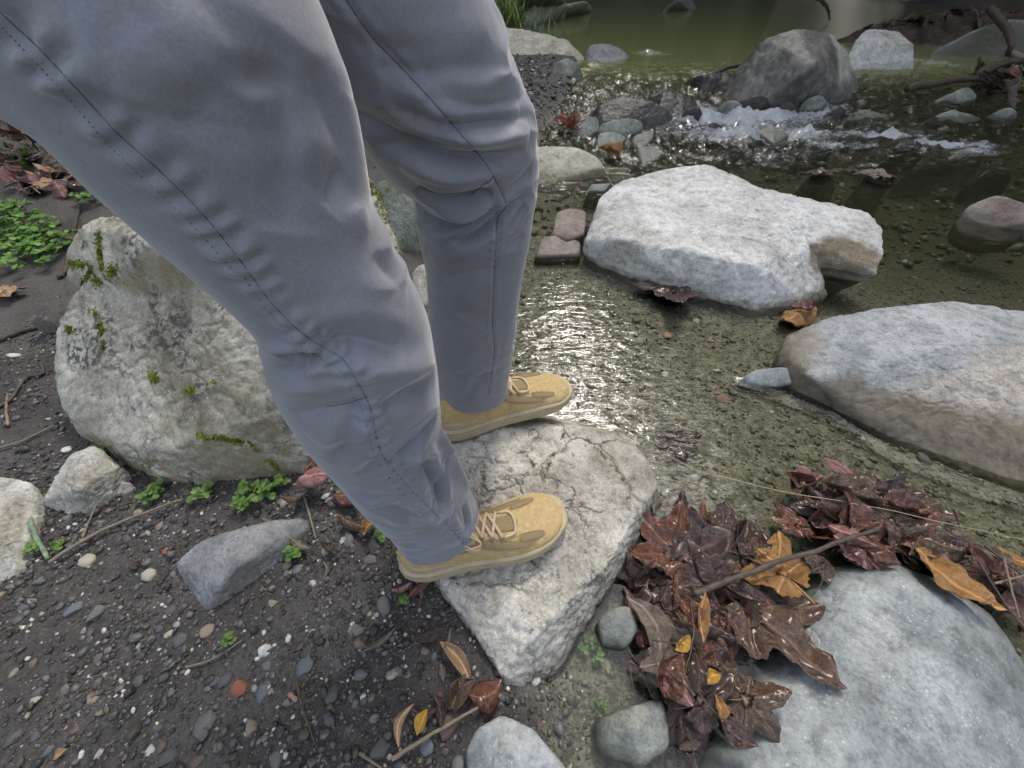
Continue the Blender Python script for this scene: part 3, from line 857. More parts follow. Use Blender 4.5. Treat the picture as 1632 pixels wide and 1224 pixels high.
far_folds = [
    ([(592, 230), (658, 240), (707, 254), (756, 252), (835, 241)], -8, 8), ([(662, 302), (697, 317), (744, 317), (785, 309)], -11, 8), ([(670, 358), (707, 357), (756, 345), (797, 334)], -8, 7),
    ([(722, 389), (756, 372), (790, 352), (834, 314)], -8, 7), ([(805, 369), (825, 345), (836, 325)], -5, 5), ([(803, 400), (834, 375)], -3.5, 6), ([(622, 172), (738, 200), (846, 184)], -7, 8),
    ([(553, 174), (659, 226), (745, 228)], -6, 9), ([(680, 152), (764, 169), (838, 153)], -6, 8), ([(600, 105), (680, 118), (790, 100)], -5, 11), ([(560, 60), (640, 75), (740, 55)], -4, 13),
    ([(640, 268), (720, 284), (800, 270)], 4, 10), ([(690, 335), (740, 335), (780, 325)], 5, 7), ([(700, 218), (780, 222), (840, 212)], 5, 8), ([(660, 185), (740, 183), (830, 170)], 4, 8),
    ([(690, 420), (740, 410), (800, 385)], 3, 14), ([(700, 450), (750, 432), (800, 430)], -2.5, 12), ([(690, 520), (740, 500), (790, 510)], -2, 16), ([(700, 620), (740, 600), (780, 610)], -2.5, 12),
    ([(740, 640), (770, 600), (800, 590)], -2.5, 8), ([(676, 340), (690, 348), (705, 356)], -5, 5), ([(800, 310), (830, 290), (848, 270)], -3, 7)]
near_seam = [(-20, 0), (20, 38), (60, 75), (130, 150), (190, 215), (250, 268), (320, 338), (385, 418), (430, 480), (480, 530), (520, 556), (546, 572), (570, 610), (590, 650), (608, 722), (650, 775), (690, 815), (725, 850), (746, 878)]
far_seam = [(545, -10), (590, 55), (640, 108), (690, 162), (740, 220), (775, 262), (796, 300), (806, 328), (793, 350), (790, 400), (787, 460), (785, 520), (788, 560), (778, 628)]

def build_leg(secs, hip, folds, seam, pucker, gain=1.5):
    v, f, pr = leg_mesh(secs, hip)
    f3 = f.tolist()
    bvh = BVHTree.FromPolygons(v.tolist(), f3)
    n = vnormals(v, f)
    c0 = np.repeat(pr[:, :3], 256, axis=0)
    n = np.where(((v - c0) * n).sum(1)[:, None] < 0, -n, n)
    d = 0.0022 * fbm(v * np.array([14, 14, 9.]), 3) + 0.0035 * fbm(v * 5 + 4, 2)
    wr = 1 - np.abs(fbm(v @ np.array([[9., 3, 4], [3, 9, 3], [10, 4, 22]]).T * .8 + 7, 2)) * 4.5
    d = d + 0.0035 * np.clip(wr, 0, 1) ** 2 * sstep(-.1, .25, fbm(v * 7 + 30, 2))
    for pts, a, w in folds:
        d = d + fold(v, n, polyline_on(bvh, pts), a * (gain if w < 13 else (0.55 if a > 0 else 1.3)) * 1e-3, w * 1e-3)
    sl = polyline_on(bvh, seam, 150)
    # gathers beside the seam
    L = np.array([p[:] for p in sl])
    cum = np.concatenate([[0], np.cumsum(np.linalg.norm(np.diff(L, axis=0), axis=1))])
    best = np.full(len(v), 1e9)
    arc = np.zeros(len(v))
    sdv = np.zeros(len(v))
    for k in range(len(L)):
        dd = np.linalg.norm(v - L[k], axis=1)
        g = dd < best
        best[g] = dd[g]
        arc[g] = cum[k] + ((v[g] - L[k]) * ((L[min(k + 1, len(L) - 1)] - L[max(k - 1, 0)]) / max(np.linalg.norm(L[min(k + 1, len(L) - 1)] - L[max(k - 1, 0)]), 1e-9))).sum(1)
    ph = arc / 0.0062 * np.pi + 2.2 * pnoise(np.stack([arc * 60, arc * 0, arc * 0], 1)) + best * 120
    d = d + pucker * np.sin(ph) * np.exp(-((best - 0.006) / 0.0065) ** 2) * (0.6 + 0.8 * pnoise(np.stack([arc * 25, arc * 0 + 3, arc * 0], 1)))
    d = d - 0.0016 * np.exp(-(best / 0.0022) ** 2) + 0.0012 * np.exp(-((best - 0.006) / 0.004) ** 2)
    v = v + n * d[:, None]
    gv = v.reshape(430, 256, 3)
    for _ in range(2):
        av = (np.roll(gv, 1, 1) + np.roll(gv, -1, 1)) * .25
        av[1:-1] += (gv[2:] + gv[:-2]) * .25
        gv[1:-1] = .45 * gv[1:-1] + .55 * av[1:-1]
    v = gv.reshape(-1, 3)
    # the hem: turned inside
    N, Mn = 430, 256
    last = v[(N - 1) * Mn:]
    cen = pr[-1, :3]
    tdir = pr[-1, :3] - pr[-6, :3]
    tdir /= np.linalg.norm(tdir)
    wav = 0.007 * np.sin(np.linspace(0, 4 * np.pi, Mn, endpoint=False) + 1)[:, None] * tdir
    v[(N - 1) * Mn:] = last + wav
    r1 = last + wav + tdir * 0.0015 - (last - cen) * 0.03
    r2 = r1 - tdir * 0.03 - (last - cen) * 0.04
    v2 = np.vstack([v, r1, r2])
    f2 = np.vstack([f, grid_faces(3, Mn, True) + (N - 1) * Mn])
    return v2, f2, seam

vn_, fn_, _ = build_leg(near_s, near_hip, near_folds, near_seam, 0.0036, 2.5)
vf_, ff_, _ = build_leg(far_s, far_hip, far_folds, far_seam, 0.0008, 1.9)
# seat of the trousers up to the waist
pel = []
for z, rx, ry, cx in [(0.86, .02, .03, -.315), (0.88, .075, .13, -.32), (0.92, .115, .175, -.325), (1.0, .13, .19, -.335), (1.08, .125, .18, -.335), (1.14, .115, .165, -.325)]:
    th = np.linspace(0, 2 * np.pi, 48, endpoint=False)
    pel.append(np.stack([cx + rx * np.cos(th), 0.412 + ry * np.sin(th), np.full(48, z)], 1))
vp_, fp_ = np.vstack(pel), grid_faces(6, 48, True)

# body under the clothes, grown as one skin
def skinned(name, nodes, edges, root, sub=2):
    me = bpy.data.meshes.new(name)
    me.from_pydata([n[:3] for n in nodes], edges, [])
    o = bpy.data.objects.new(name, me)
    C.objects.link(o)
    md = o.modifiers.new('skin', 'SKIN')
    md.use_smooth_shade = True
    for i, n in enumerate(nodes):
        sv = me.skin_vertices[0].data[i]
        sv.radius = (n[3], n[4] if len(n) > 4 else n[3])
        sv.use_root = i == root
    o.modifiers.new('sub', 'SUBSURF').levels = sub
    o.modifiers['sub'].render_levels = sub
    return o

def at_leg(secs, i):
    return secs[i][:3]
kn, kf = at_leg(near_s, 3), at_leg(far_s, 3)
an, af = at_leg(near_s, 9), at_leg(far_s, 7)
nodes = [(-.335, .412, 1.02, .08, .10), (-.325, .412, 1.22, .08, .10), (-.30, .412, 1.40, .075, .10), (-.28, .412, 1.53, .055), (-.255, .412, 1.62, .06), (-.235, .412, 1.70, .082, .075), (-.24, .412, 1.80, .07),
         (*near_hip, .085), (*kn, .040), (*an, .034), (*far_hip, .085), (*kf, .040), (*af, .034),
         (-.29, .22, 1.46, .05), (-.33, .08, 1.22, .04), (-.15, -.055, 1.05, .03), (-.095, -.065, 1.012, .024), (-.29, .60, 1.46, .05), (-.33, .66, 1.20, .04), (-.25, .64, .96, .032), (-.235, .635, .915, .024),
         (an[0] + .05, an[1] + .01, an[2] - .05, .022), (af[0] + .05, af[1] + .015, af[2] - .05, .022), (-.155, .412, 1.685, .012)]
edges = [(0, 1), (1, 2), (2, 3), (3, 4), (4, 5), (5, 6), (0, 7), (7, 8), (8, 9), (0, 10), (10, 11), (11, 12), (2, 13), (13, 14), (14, 15), (15, 16), (2, 17), (17, 18), (18, 19), (19, 20), (9, 21), (12, 22), (5, 23)]
person = skinned('person', nodes, edges, 0)
person.data.materials.append(skin_m)
tag(person, 'person in grey hiking trousers and tan shoes standing on a rock', 'person')
sh = []
for z, rx, ry, cx in [(1.07, .145, .20, -.335), (1.12, .14, .19, -.33), (1.25, .135, .185, -.325), (1.38, .13, .20, -.31), (1.46, .105, .195, -.30), (1.50, .08, .13, -.29), (1.525, .062, .07, -.283), (1.55, .06, .064, -.28)]:
    th = np.linspace(0, 2 * np.pi, 48, endpoint=False)
    sh.append(np.stack([cx + rx * np.cos(th), 0.412 + ry * np.sin(th), np.full(48, z) + .006 * np.sin(3 * th + z * 9)], 1))
sleeves = [tube_np(catmull(q, 30), np.interp(np.linspace(0, 1, 30), [0, .5, 1], [.085, .062, .046]), 18) for q in
           ([(-.30, .27, 1.44), (-.30, .19, 1.40), (-.33, .08, 1.22), (-.16, -.05, 1.06)], [(-.30, .56, 1.44), (-.30, .63, 1.40), (-.33, .66, 1.20), (-.25, .64, .97)])]
shirt = link('shirt', to_mesh('shirt', [(np.vstack(sh), grid_faces(8, 48, True))] + sleeves), shirt_m, person)
def hand(w, d, side):
    """palm, four fingers of unequal length, thumb from the side of the palm, slightly curled"""
    w, d = np.array(w), np.array(d) / np.linalg.norm(d)
    a = np.cross(d, [0, 0, 1.0])
    a = a / np.linalg.norm(a) * side
    c = np.cross(a, d)
    ps = [tube_np(catmull([w - d * .02, w + d * .03, w + d * .07, w + d * .095], 12), np.array([.024, .026, .03, .034, .037, .038, .039, .039, .038, .037, .034, .028]), 14, .5)]
    for k, L in enumerate((.072, .080, .075, .060)):
        b = w + d * .085 + a * (.027 - .018 * k)
        ps.append(tube_np(catmull([b, b + d * L * .45, b + d * L * .8 - c * .012, b + d * L - c * .03], 12), np.linspace(.0098, .0075, 12), 9))
    b = w + d * .025 + a * .028
    ps.append(tube_np(catmull([b, b + d * .025 + a * .022, b + d * .055 + a * .027 - c * .008, b + d * .075 + a * .022 - c * .015], 12), np.linspace(.013, .009, 12), 9))
    link('hand', to_mesh('hand', ps), skin_m, person)
hand((-.10, -.065, 1.015), (.6, -.05, -.42), 1)
hand((-.235, .635, .92), (.12, -.04, -.5), -1)
trousers = link('trousers', to_mesh('trousers', [(vn_, fn_), (vf_, ff_), (vp_, fp_)]), trouser_m, person)
bv_near = BVHTree.FromPolygons(vn_.tolist(), fn_.tolist())
bv_far = BVHTree.FromPolygons(vf_.tolist(), ff_.tolist())

def stitch(name, bvh, pts, r=0.0006, n=160, lift=0.0002, parent=None):
    L = polyline_on(bvh, pts, n, lift)
    if len(L) < 4:
        return
    link(name, to_mesh(name, [tube_np([p[:] for p in L], r, 6)]), seam_m, parent or trousers)

def stitches(name, bvh, pts, n=70):
    L = polyline_on(bvh, pts, n * 2, 0.0003)
    parts = []
    for i in range(0, len(L) - 2, 3):
        parts.append(tube_np([L[i][:], L[i].lerp(L[i + 1], .5)[:], L[i + 1][:]], 0.00045, 5))
    if parts:
        link(name, to_mesh(name, parts), seam_m, trousers)

stitch('side_seam', bv_near, near_seam, 0.00045, 260, 0.0003)
stitch('side_seam', bv_far, far_seam, 0.0006)
stitch('knee_dart', bv_near, [(520, 648), (555, 642), (586, 632)], 0.0005, 30)
stitch('knee_dart', bv_far, [(750, 311), (770, 295), (788, 281)], 0.0007, 30)
stitches('stitching', bv_near, [(385, 436), (424, 492), (470, 544), (512, 572), (540, 590), (560, 622), (580, 660), (598, 728), (638, 782), (680, 826), (714, 860), (732, 884)], 90)
stitches('stitching', bv_near, [(-10, 30), (40, 82), (105, 152), (165, 222), (225, 282), (300, 352), (365, 424), (385, 436)], 90)
stitches('stitching', bv_far, [(778, 630), (774, 560), (777, 520), (779, 460), (782, 400), (785, 352)], 40)
stitches('hem_stitching', bv_near, [(625, 868), (660, 882), (700, 884), (740, 868), (762, 846)], 40)
stitches('hem_stitching', bv_far, [(703, 628), (740, 640), (780, 634), (805, 615)], 30)

# ---- shoes
suede_m = plain('tan_suede', (0.47, 0.345, 0.165), 0.88, 0.18, 140, 0.5)
mesh_m = plain('olive_tan_mesh', (0.25, 0.19, 0.10), 0.8, 0.22, 420, 0.6)
sole_m = plain('tan_rubber', (0.44, 0.36, 0.235), 0.5, 0.10, 40, 0.1)
lace_m = plain('beige_lace', (0.58, 0.43, 0.30), 0.85, 0.15, 300, 0.5)
hole_m = plain('dark_eyelet', (0.05, 0.035, 0.025), 0.5, 0.1)
ring_m = plain('brown_eyelet_rim', (0.32, 0.22, 0.12), 0.5, 0.1)
ST = np.array([0, .02, .06, .12, .22, .35, .48, .60, .70, .78, .86, .92, .965, .99, 1.0])
SW = np.array([.004, .018, .028, .034, .036, .036, .040, .046, .0495, .0500, .046, .038, .027, .016, .005])
SC = np.array([0, 0, 0, 0, .000, .001, .003, .004, .003, .001, -.002, -.004, -.006, -.007, -.007])   # last bends inwards
HT = np.array([0, .1, .25, .36, .42, .50, .60, .68, .75, .82, .90, .96, 1.0])
HH = np.array([.072, .094, .110, .110, .099, .079, .060, .0525, .046, .0415, .036, .029, .018])
SL = 0.300

def shoe_surf(t, th, off=0.0, side=1):
    t, th = np.asarray(t, float), np.asarray(th, float)
    w = np.interp(t, ST, SW) + 0.001 + .0022 * sstep(.7, 1, t)
    h = np.interp(t, HT, HH) - 0.022
    h = np.where(t > .96, h * np.sqrt(np.clip((1.0 - t) / .04, 0, 1)) * .75 + h * .25, h)
    c, s = np.cos(th), np.sin(th)
    y = (w + off) * np.sign(c) * np.abs(c) ** 0.72
    taper = 1 - 0.30 * np.abs(s) ** 2 * (1 - sstep(.55, .9, t))
    lo = 0.024 - .009 * sstep(.7, 1, t)
    z = lo + (h + 0.024 - lo + off) * np.abs(s) ** 0.80
    z = z + np.clip(off, 0, 1) * 0
    return np.stack([t * SL, side * (y * taper + np.interp(t, ST, SC)), z], -1)

def patch(t0, t1, a0, a1, off, side, n=18, m=14, shape=None):
    """a panel lying on the shoe upper, with its own edge thickness"""
    u = np.linspace(-1, 1, n)
    w = np.linspace(-1, 1, m)
    Ug, Wg = np.meshgrid(u, w, indexing='ij')
    k = shape(Ug) if shape else np.ones_like(Ug)
    T = (t0 + t1) / 2 + (t1 - t0) / 2 * Ug
    A0, A1 = np.interp(T, [t0, t1], [a0[0], a0[1]]), np.interp(T, [t0, t1], [a1[0], a1[1]])
    A = (A0 + A1) / 2 + (A1 - A0) / 2 * Wg * k
    edge = np.maximum(np.abs(Ug) ** 12, np.abs(Wg) ** 12)
    return shoe_surf(T, np.radians(A), off - (off + 0.001) * edge, side).reshape(-1, 3), grid_faces(n, m)

def make_shoe(heel, toe, side, label):
    heel, toe = Vector(heel), Vector(toe)
    d = toe - heel
    scale = d.length / SL
    X = d.normalized()
    Y = Vector((0, 0, 1)).cross(X).normalized()
    Z = X.cross(Y)
    mat = Matrix((X, Y, Z)).transposed()
    A = np.array(mat) * scale
    tf = lambda v: v @ A.T
    t = np.concatenate([np.linspace(0, .06, 10, endpoint=False), np.linspace(.06, .9, 70, endpoint=False), np.linspace(.9, 1, 22)])
    th = np.linspace(0, np.pi, 61)
    Tg, Ag = np.meshgrid(t, th, indexing='ij')
    v = shoe_surf(Tg, Ag, 0.0, side)
    v[..., 2] += 0.0006 * fbm(v.reshape(-1, 3) * 70, 2).reshape(Tg.shape)
    # crease lines across the vamp
    for tc in (.665, .695):
        v[..., 2] -= 0.0012 * np.exp(-((Tg - tc - .02 * np.cos(Ag)) / .006) ** 2) * np.sin(Ag)
    up = link('shoe', to_mesh('shoe', [(tf(v.reshape(-1, 3)), grid_faces(len(t), len(th)))]), suede_m, person, heel)
    up['label'] = label
    def part(name, ps, m):
        return link(name, to_mesh(name, [(tf(a), b) for a, b in ps]), m, up)
    # sole: stacked rings with grooves and a notched tread
    s = np.linspace(0, 1, 200, endpoint=False)
    tt = np.where(s < .5, s * 2, 2 - s * 2)
    tt = 0.5 - 0.5 * np.cos(np.pi * tt)
    sg = np.where(s < .5, 1, -1)
    w = np.interp(tt, ST, SW)
    rows = []
    prof = [(.0005, -.006), (.0, -.001), (.005, .003), (.0085, .0045), (.0095, .0025), (.0105, .0045), (.0150, .005), (.0160, .003), (.0170, .005), (.0215, .005), (.0225, .0032), (.0235, .0048), (.0275, .0042), (.0300, .0020), (.0305, -.003)]
    for z, o in prof:
        rise = np.interp(tt, [0, .25, .5, 1], [.006, .004, 0, 0]) * (z / .03)
        kick = .006 * sstep(.82, 1.0, tt) * (1 - z / .06) + .003 * (1 - sstep(0, .08, tt)) * (1 - z / .05)
        zz = z + rise + kick
        if z < .004:
            lug = (np.sin(tt * 2 * np.pi * 11) > 0.55) * .0055
            zz = zz + lug
        zz = (zz - .007 * (1 - z / .0305)) * np.where(zz > .004, 1 - .34 * sstep(.72, .98, tt), 1)
        o = .003 + (o - .003) * 1.7 + .0012
        rows.append(np.stack([tt * SL + np.where(tt > .9, o * sstep(.9, 1, tt), np.where(tt < .1, -o * (1 - sstep(0, .1, tt)), 0)), side * (sg * (w + o) + np.interp(tt, ST, SC)), zz], 1))
    rv = np.vstack(rows)
    n = len(s)
    bot = np.array([[SL * .5, 0, .001]])
    rv = np.vstack([rv, bot])
    j = np.arange(n)
    fan = np.stack([(j + 1) % n, j, np.full(n, len(rv) - 1), np.full(n, len(rv) - 1)], 1)
    part('sole', [(rv, np.vstack([grid_faces(len(prof), n, True), fan]))], sole_m)
    ell = lambda u: np.sqrt(np.clip(1 - np.abs(u) ** 2.6, 0.0, 1))
    soft = lambda u: np.clip(1 - np.abs(u) ** 8, 0.0, 1)
    part('mesh_panel', [patch(.44, .76, (30, 26), (56, 44), .0012, side, shape=ell)], mesh_m)
    part('mesh_panel', [patch(.44, .76, (150, 154), (124, 136), .0012, side, shape=ell)], mesh_m)
    part('tongue', [patch(.36, .70, (74, 72), (106, 108), .0020, side, n=30, shape=soft)], mesh_m)
    part('toe_strap', [patch(.68, .84, (44, 46), (66, 64), .0014, side, shape=soft)], mesh_m)
    part('toe_strap', [patch(.68, .84, (136, 134), (114, 116), .0014, side, shape=soft)], mesh_m)
    part('ankle_panel', [patch(.20, .40, (28, 22), (54, 50), .0012, side, shape=soft)], mesh_m)
    part('ankle_panel', [patch(.20, .40, (152, 158), (126, 130), .0012, side, shape=soft)], mesh_m)
    part('eyestay', [patch(.38, .69, (52, 58), (72, 74), .0016, side, n=30, shape=soft)], suede_m)
    part('eyestay', [patch(.38, .69, (128, 122), (108, 106), .0016, side, n=30, shape=soft)], suede_m)
    eyes = []
    for te in (.42, .475, .53, .585):
        pr_ = []
        for ang in (60, 120):
            p = shoe_surf(te, math.radians(ang), .0030, side)
            q1 = shoe_surf(te + .012, math.radians(ang), .0030, side) - p
            q2 = shoe_surf(te, math.radians(ang + 4), .0030, side) - p
            q1 /= np.linalg.norm(q1)
            nn = np.cross(q1, q2)
            nn /= np.linalg.norm(nn)
            q2 = np.cross(nn, q1)
            ph = np.linspace(0, 2 * np.pi, 15)
            part('eyelet', [tube_np([p + .0034 * (np.cos(a) * q1 + np.sin(a) * q2) for a in ph], .0011, 6, cap=False)], ring_m)
            disc = np.array([p + .003 * (np.cos(a) * q1 + np.sin(a) * q2) for a in ph[:-1]])
            part('eyelet_hole', [(np.vstack([disc, p[None]]), np.array([[a, (a + 1) % 14, 14, 14] for a in range(14)]))], hole_m)
            pr_.append(p)
        eyes.append(pr_)
    def lace(a, b, h=.007, sag=0):
        L = []
        for q in np.linspace(0, 1, 14):
            p = a * (1 - q) + b * q
            base = p + np.array([0, 0, h * math.sin(math.pi * q) ** .7 + .0012])
            L.append(base)
        part('lace', [tube_np(L, .0029, 8, 1.0)], lace_m)
    for i in range(3):
        lace(eyes[i][0], eyes[i + 1][1], .008)
        lace(eyes[i][1], eyes[i + 1][0], .0065)
    fr = [shoe_surf(a, math.radians(b), .0036, side) for a, b in ((.60, 118), (.655, 112), (.675, 100), (.68, 90), (.675, 80), (.655, 68), (.60, 62))]
    part('lace', [tube_np(catmull(fr, 30), .0025, 8)], lace_m)
    for k in range(2):   # bow loops by the hem on the outer side
        b0 = shoe_surf(.40, math.radians(70 if k else 58), .006, side)
        o1 = shoe_surf(.37, math.radians(46 - 8 * k), .007, side)
        o2 = shoe_surf(.43, math.radians(34 + 6 * k), .006, side)
        o3 = shoe_surf(.46, math.radians(50), .007, side)
        part('lace', [tube_np(catmull([b0, o1, o2, o3, b0 + .002], 26), .0017, 7)], lace_m)
    def outline(t0, t1, a0, a1):
        u = np.linspace(0, 2 * np.pi, 60)
        T = (t0 + t1) / 2 + (t1 - t0) / 2 * 1.04 * np.cos(u)
        A0, A1 = np.interp(T, [t0, t1], a0), np.interp(T, [t0, t1], a1)
        A_ = (A0 + A1) / 2 + (A1 - A0) / 2 * 1.12 * np.sign(np.sin(u)) * np.abs(np.sin(u)) ** .8
        part('panel_stitching', [tube_np(shoe_surf(T, np.radians(A_), .0008, side), .0006, 5, cap=False)], ring_m)
    outline(.44, .76, (30, 26), (56, 44))
    outline(.44, .76, (150, 154), (124, 136))
    outline(.68, .84, (44, 46), (66, 64))
    outline(.68, .84, (136, 134), (114, 116))
    part('heel_clip', [patch(.012, .30, (6, 5), (24, 9), .0016, side, shape=soft), patch(.012, .30, (174, 175), (156, 171), .0016, side, shape=soft)], sole_m)
    return up

make_shoe(U(648, 902, .095), U(896, 823, .105), -1, 'tan shoe on the nearer foot, laced, heel past the rock edge')
make_shoe(U(700, 690, .105), U(900, 618, .111), 1, 'tan shoe on the farther foot, pointing out over the water')
#@@PART3
#@@PART3
# ------------------------------------------------------------------ gravel
def stone_shapes(k, sub, seed, flat=(0.45, 0.75)):
    r = np.random.default_rng(seed)
    v, f, _ = ico(sub)
    out = []
    for i in range(k):
        s = np.array([1.0, r.uniform(.6, .95), r.uniform(*flat)])
        w = v * s
        w = w * (1 + 0.28 * fbm(v * 1.1 + r.uniform(-9, 9, 3), 2)[:, None])
        for _ in range(r.integers(1, 4)):   # broken faces
            d = r.normal(size=3)
            d /= np.linalg.norm(d)
            h = w @ d
            w = w - np.clip(h - r.uniform(.3, .6), 0, 1)[:, None] * d * .9
        out.append(w)
    return out, f

def stone_mass(name, xy, size, sub, mat, seed, bury=0.3, kind='stuff', zfun=None, parent=None):
    r = np.random.default_rng(seed)
    shapes, f = stone_shapes(14, sub, seed)
    n = len(xy)
    z = (zfun or ground_z)(xy[:, 0], xy[:, 1])
    yaw = r.uniform(0, 2 * np.pi, n)
    pick = r.integers(0, len(shapes), n)
    base = np.array(shapes)[pick]
    base = base * size[:, None, None]
    tx, ty = r.normal(0, .25, n), r.normal(0, .25, n)
    c, s = np.cos(yaw)[:, None], np.sin(yaw)[:, None]
    x = base[..., 0] * c - base[..., 1] * s
    y = base[..., 0] * s + base[..., 1] * c
    zz = base[..., 2] + tx[:, None] * x + ty[:, None] * y
    V = np.stack([x + xy[:, 0][:, None], y + xy[:, 1][:, None], zz + (z + size * (.5 - bury))[:, None]], -1)
    nv = V.shape[1]
    F = (f[None] + (np.arange(n) * nv)[:, None, None]).reshape(-1, 3)
    me = mesh_np(name, V.reshape(-1, 3), F)
    attr(me, 'rnd', np.repeat(r.random(n), nv))
    return link(name, me, mat, parent)

def gravel_material(name, stops, rough=(0.2, 0.6)):
    k = M(name)
    P = k.obj()
    r = k.attr('rnd')
    col = k.ramp(r, stops, 'CONSTANT')
    f = k.noise(P, 220, 5, 0.7)
    col = k.mix(1.0, col, k.ramp(f, [(0.3, 0.6), (0.5, 1), (0.7, 1.35)]), 'MULTIPLY')
    return k.fin(col, k.ramp(f, [(0.3, rough[0]), (0.7, rough[1])]), k.bump(f, 0.3, 0.002), 0.4)

bank_grit = gravel_material('bank_grit', [(0, (.04, .038, .037)), (.22, (.07, .066, .064)), (.42, (.105, .102, .10)), (.58, (.08, .066, .055)), (.72, (.14, .135, .13)), (.83, (.15, .12, .095)), (.90, (.30, .27, .23)), (.955, (.55, .53, .49))])
bed_grit = gravel_material('bed_grit', [(0, (.10, .09, .066)), (.25, (.14, .128, .10)), (.45, (.19, .172, .132)), (.6, (.125, .125, .112)), (.72, (.25, .225, .175)), (.84, (.20, .14, .095)), (.91, (.34, .30, .23)), (.965, (.55, .53, .47))])

def scatter(n, x0, x1, y0, y1, inside, seed, margin=0.0, fall=None):
    r = np.random.default_rng(seed)
    p = np.stack([r.uniform(x0, x1, n), r.uniform(y0, y1, n)], 1)
    sdv = stream_dist(p[:, 0], p[:, 1])
    m = sdv > margin if inside else sdv < -margin
    if fall is not None:
        m &= r.random(n) < fall(p)
    return p[m]

near_w = lambda p: np.clip(1.15 - 0.55 * np.maximum(p[:, 1], 0) - 0.35 * np.maximum(-p[:, 0] - .75, 0) * 2, .12, 1) * np.clip(.55 + 1.6 * fbm(np.c_[p * 3.0, np.zeros(len(p))], 2), .15, 1)
xy = scatter(84000, -1.35, .25, -.5, 1.1, False, 31, -0.05, near_w)
sz = np.random.default_rng(3).lognormal(math.log(.0024), .42, len(xy))
g1 = stone_mass('gravel', xy, np.clip(sz, .0013, .0085), 1, bank_grit, 41, .3)
tag(g1, 'fine dark wet gravel and grit covering the bank', 'gravel', kind='stuff')
xy = scatter(3000, -1.3, .25, -.12, .9, False, 32, -0.05, near_w)
sz = np.random.default_rng(4).lognormal(math.log(.0058), .3, len(xy))
g2 = stone_mass('pebbles', xy, np.clip(sz, .004, .012), 2, bank_grit, 42, .25)
tag(g2, 'small dark pebbles strewn through the bank gravel', 'gravel', kind='stuff')
xy = scatter(38000, -.35, 2.3, -.5, 1.75, True, 33, -0.02)
sz = np.random.default_rng(5).lognormal(math.log(.0034), .5, len(xy))
g3 = stone_mass('streambed_gravel', xy, np.clip(sz, .002, .014), 1, bed_grit, 43, .5)
tag(g3, 'brown and olive gravel under the shallow water', 'gravel', kind='stuff')
xy = scatter(5200, -.6, 5.0, 1.6, 4.2, True, 34, -0.02)
sz = np.random.default_rng(6).lognormal(math.log(.014), .5, len(xy))
g4 = stone_mass('channel_gravel', xy, np.clip(sz, .006, .05), 1, bed_grit, 44, .3)
tag(g4, 'coarse stones on the bed of the deeper channel', 'gravel', kind='stuff')
pz = lambda n_, cx, cy, sx, sy, sd_: np.random.default_rng(sd_).normal((cx, cy), (sx, sy), (n_, 2))
c_ = U(850, 165, .05)
xy = pz(2600, c_.x - .25, c_.y, .35, .8, 9)
xy = xy[stream_dist(xy[:, 0], xy[:, 1]) < .05]
g5 = stone_mass('spit_gravel', xy, np.clip(np.random.default_rng(8).lognormal(math.log(.011), .4, len(xy)), .004, .03), 1, bank_grit, 45, .2)
tag(g5, 'grey gravel spit beyond the far knee', 'gravel', kind='stuff')

# ------------------------------------------------------------------ pebbles one can pick out
def pebble_mat(name, col, rough=0.5):
    return plain(name, col, rough, 0.35, 130, 0.35, 0.4, 0.002)
PM = {'dark': pebble_mat('dark_grey_pebble', (.085, .085, .090), .45), 'grey': pebble_mat('grey_pebble', (.135, .135, .135)), 'brown': pebble_mat('brown_pebble', (.13, .095, .075)),
      'cream': pebble_mat('cream_pebble', (.38, .34, .27)), 'white': pebble_mat('white_pebble', (.44, .43, .40)), 'red': pebble_mat('red_pebble', (.26, .105, .06)), 'pink': pebble_mat('pink_pebble', (.36, .21, .18)),
      'olive': pebble_mat('olive_pebble', (.15, .145, .10)), 'tan': pebble_mat('tan_pebble', (.24, .195, .145)), 'blue': pebble_mat('blue_grey_pebble', (.12, .135, .155))}
pshapes, pf = stone_shapes(16, 3, 77, (.35, .7))
pmeshes = [mesh_np('pebble', w, pf) for w in pshapes]
for me in pmeshes:
    me.materials.append(PM['grey'])

def pebble(x, y, r, kind, label, group=None, yaw=None, z=None):
    me = pmeshes[int(rng.integers(len(pmeshes)))]
    o = link('pebble', me)
    o.material_slots[0].link = 'OBJECT'
    o.material_slots[0].material = PM[kind]
    s = r * rng.uniform(.9, 1.1)
    o.scale = (s, s * rng.uniform(.8, 1.05), s * rng.uniform(.8, 1.1))
    o.rotation_euler = (rng.normal(0, .15), rng.normal(0, .15), rng.uniform(0, 6.28) if yaw is None else yaw)
    o.location = (x, y, (gz1(x, y) if z is None else z) - r * .02)
    tag(o, label, 'pebble', group)
    return o

taken = []
def free(x, y, r):
    for a, b, q in taken:
        if (a - x) ** 2 + (b - y) ** 2 < (r + q) ** 2 * .8:
            return False
    for lab, (o, bv) in ROCKS.items():
        if bv.ray_cast(Vector((x, y, 2)), Vector((0, 0, -1)))[0] is not None:
            return False
    return True

def special(px, py, rpx, kind, label):
    p = G(px, py)
    dep = (p - Vector((0, 0, CAM_H))).dot(Vector((0, CP, -SP)))
    r = rpx / FPX * dep
    taken.append((p.x, p.y, r))
    pebble(p.x, p.y, r, kind, label)

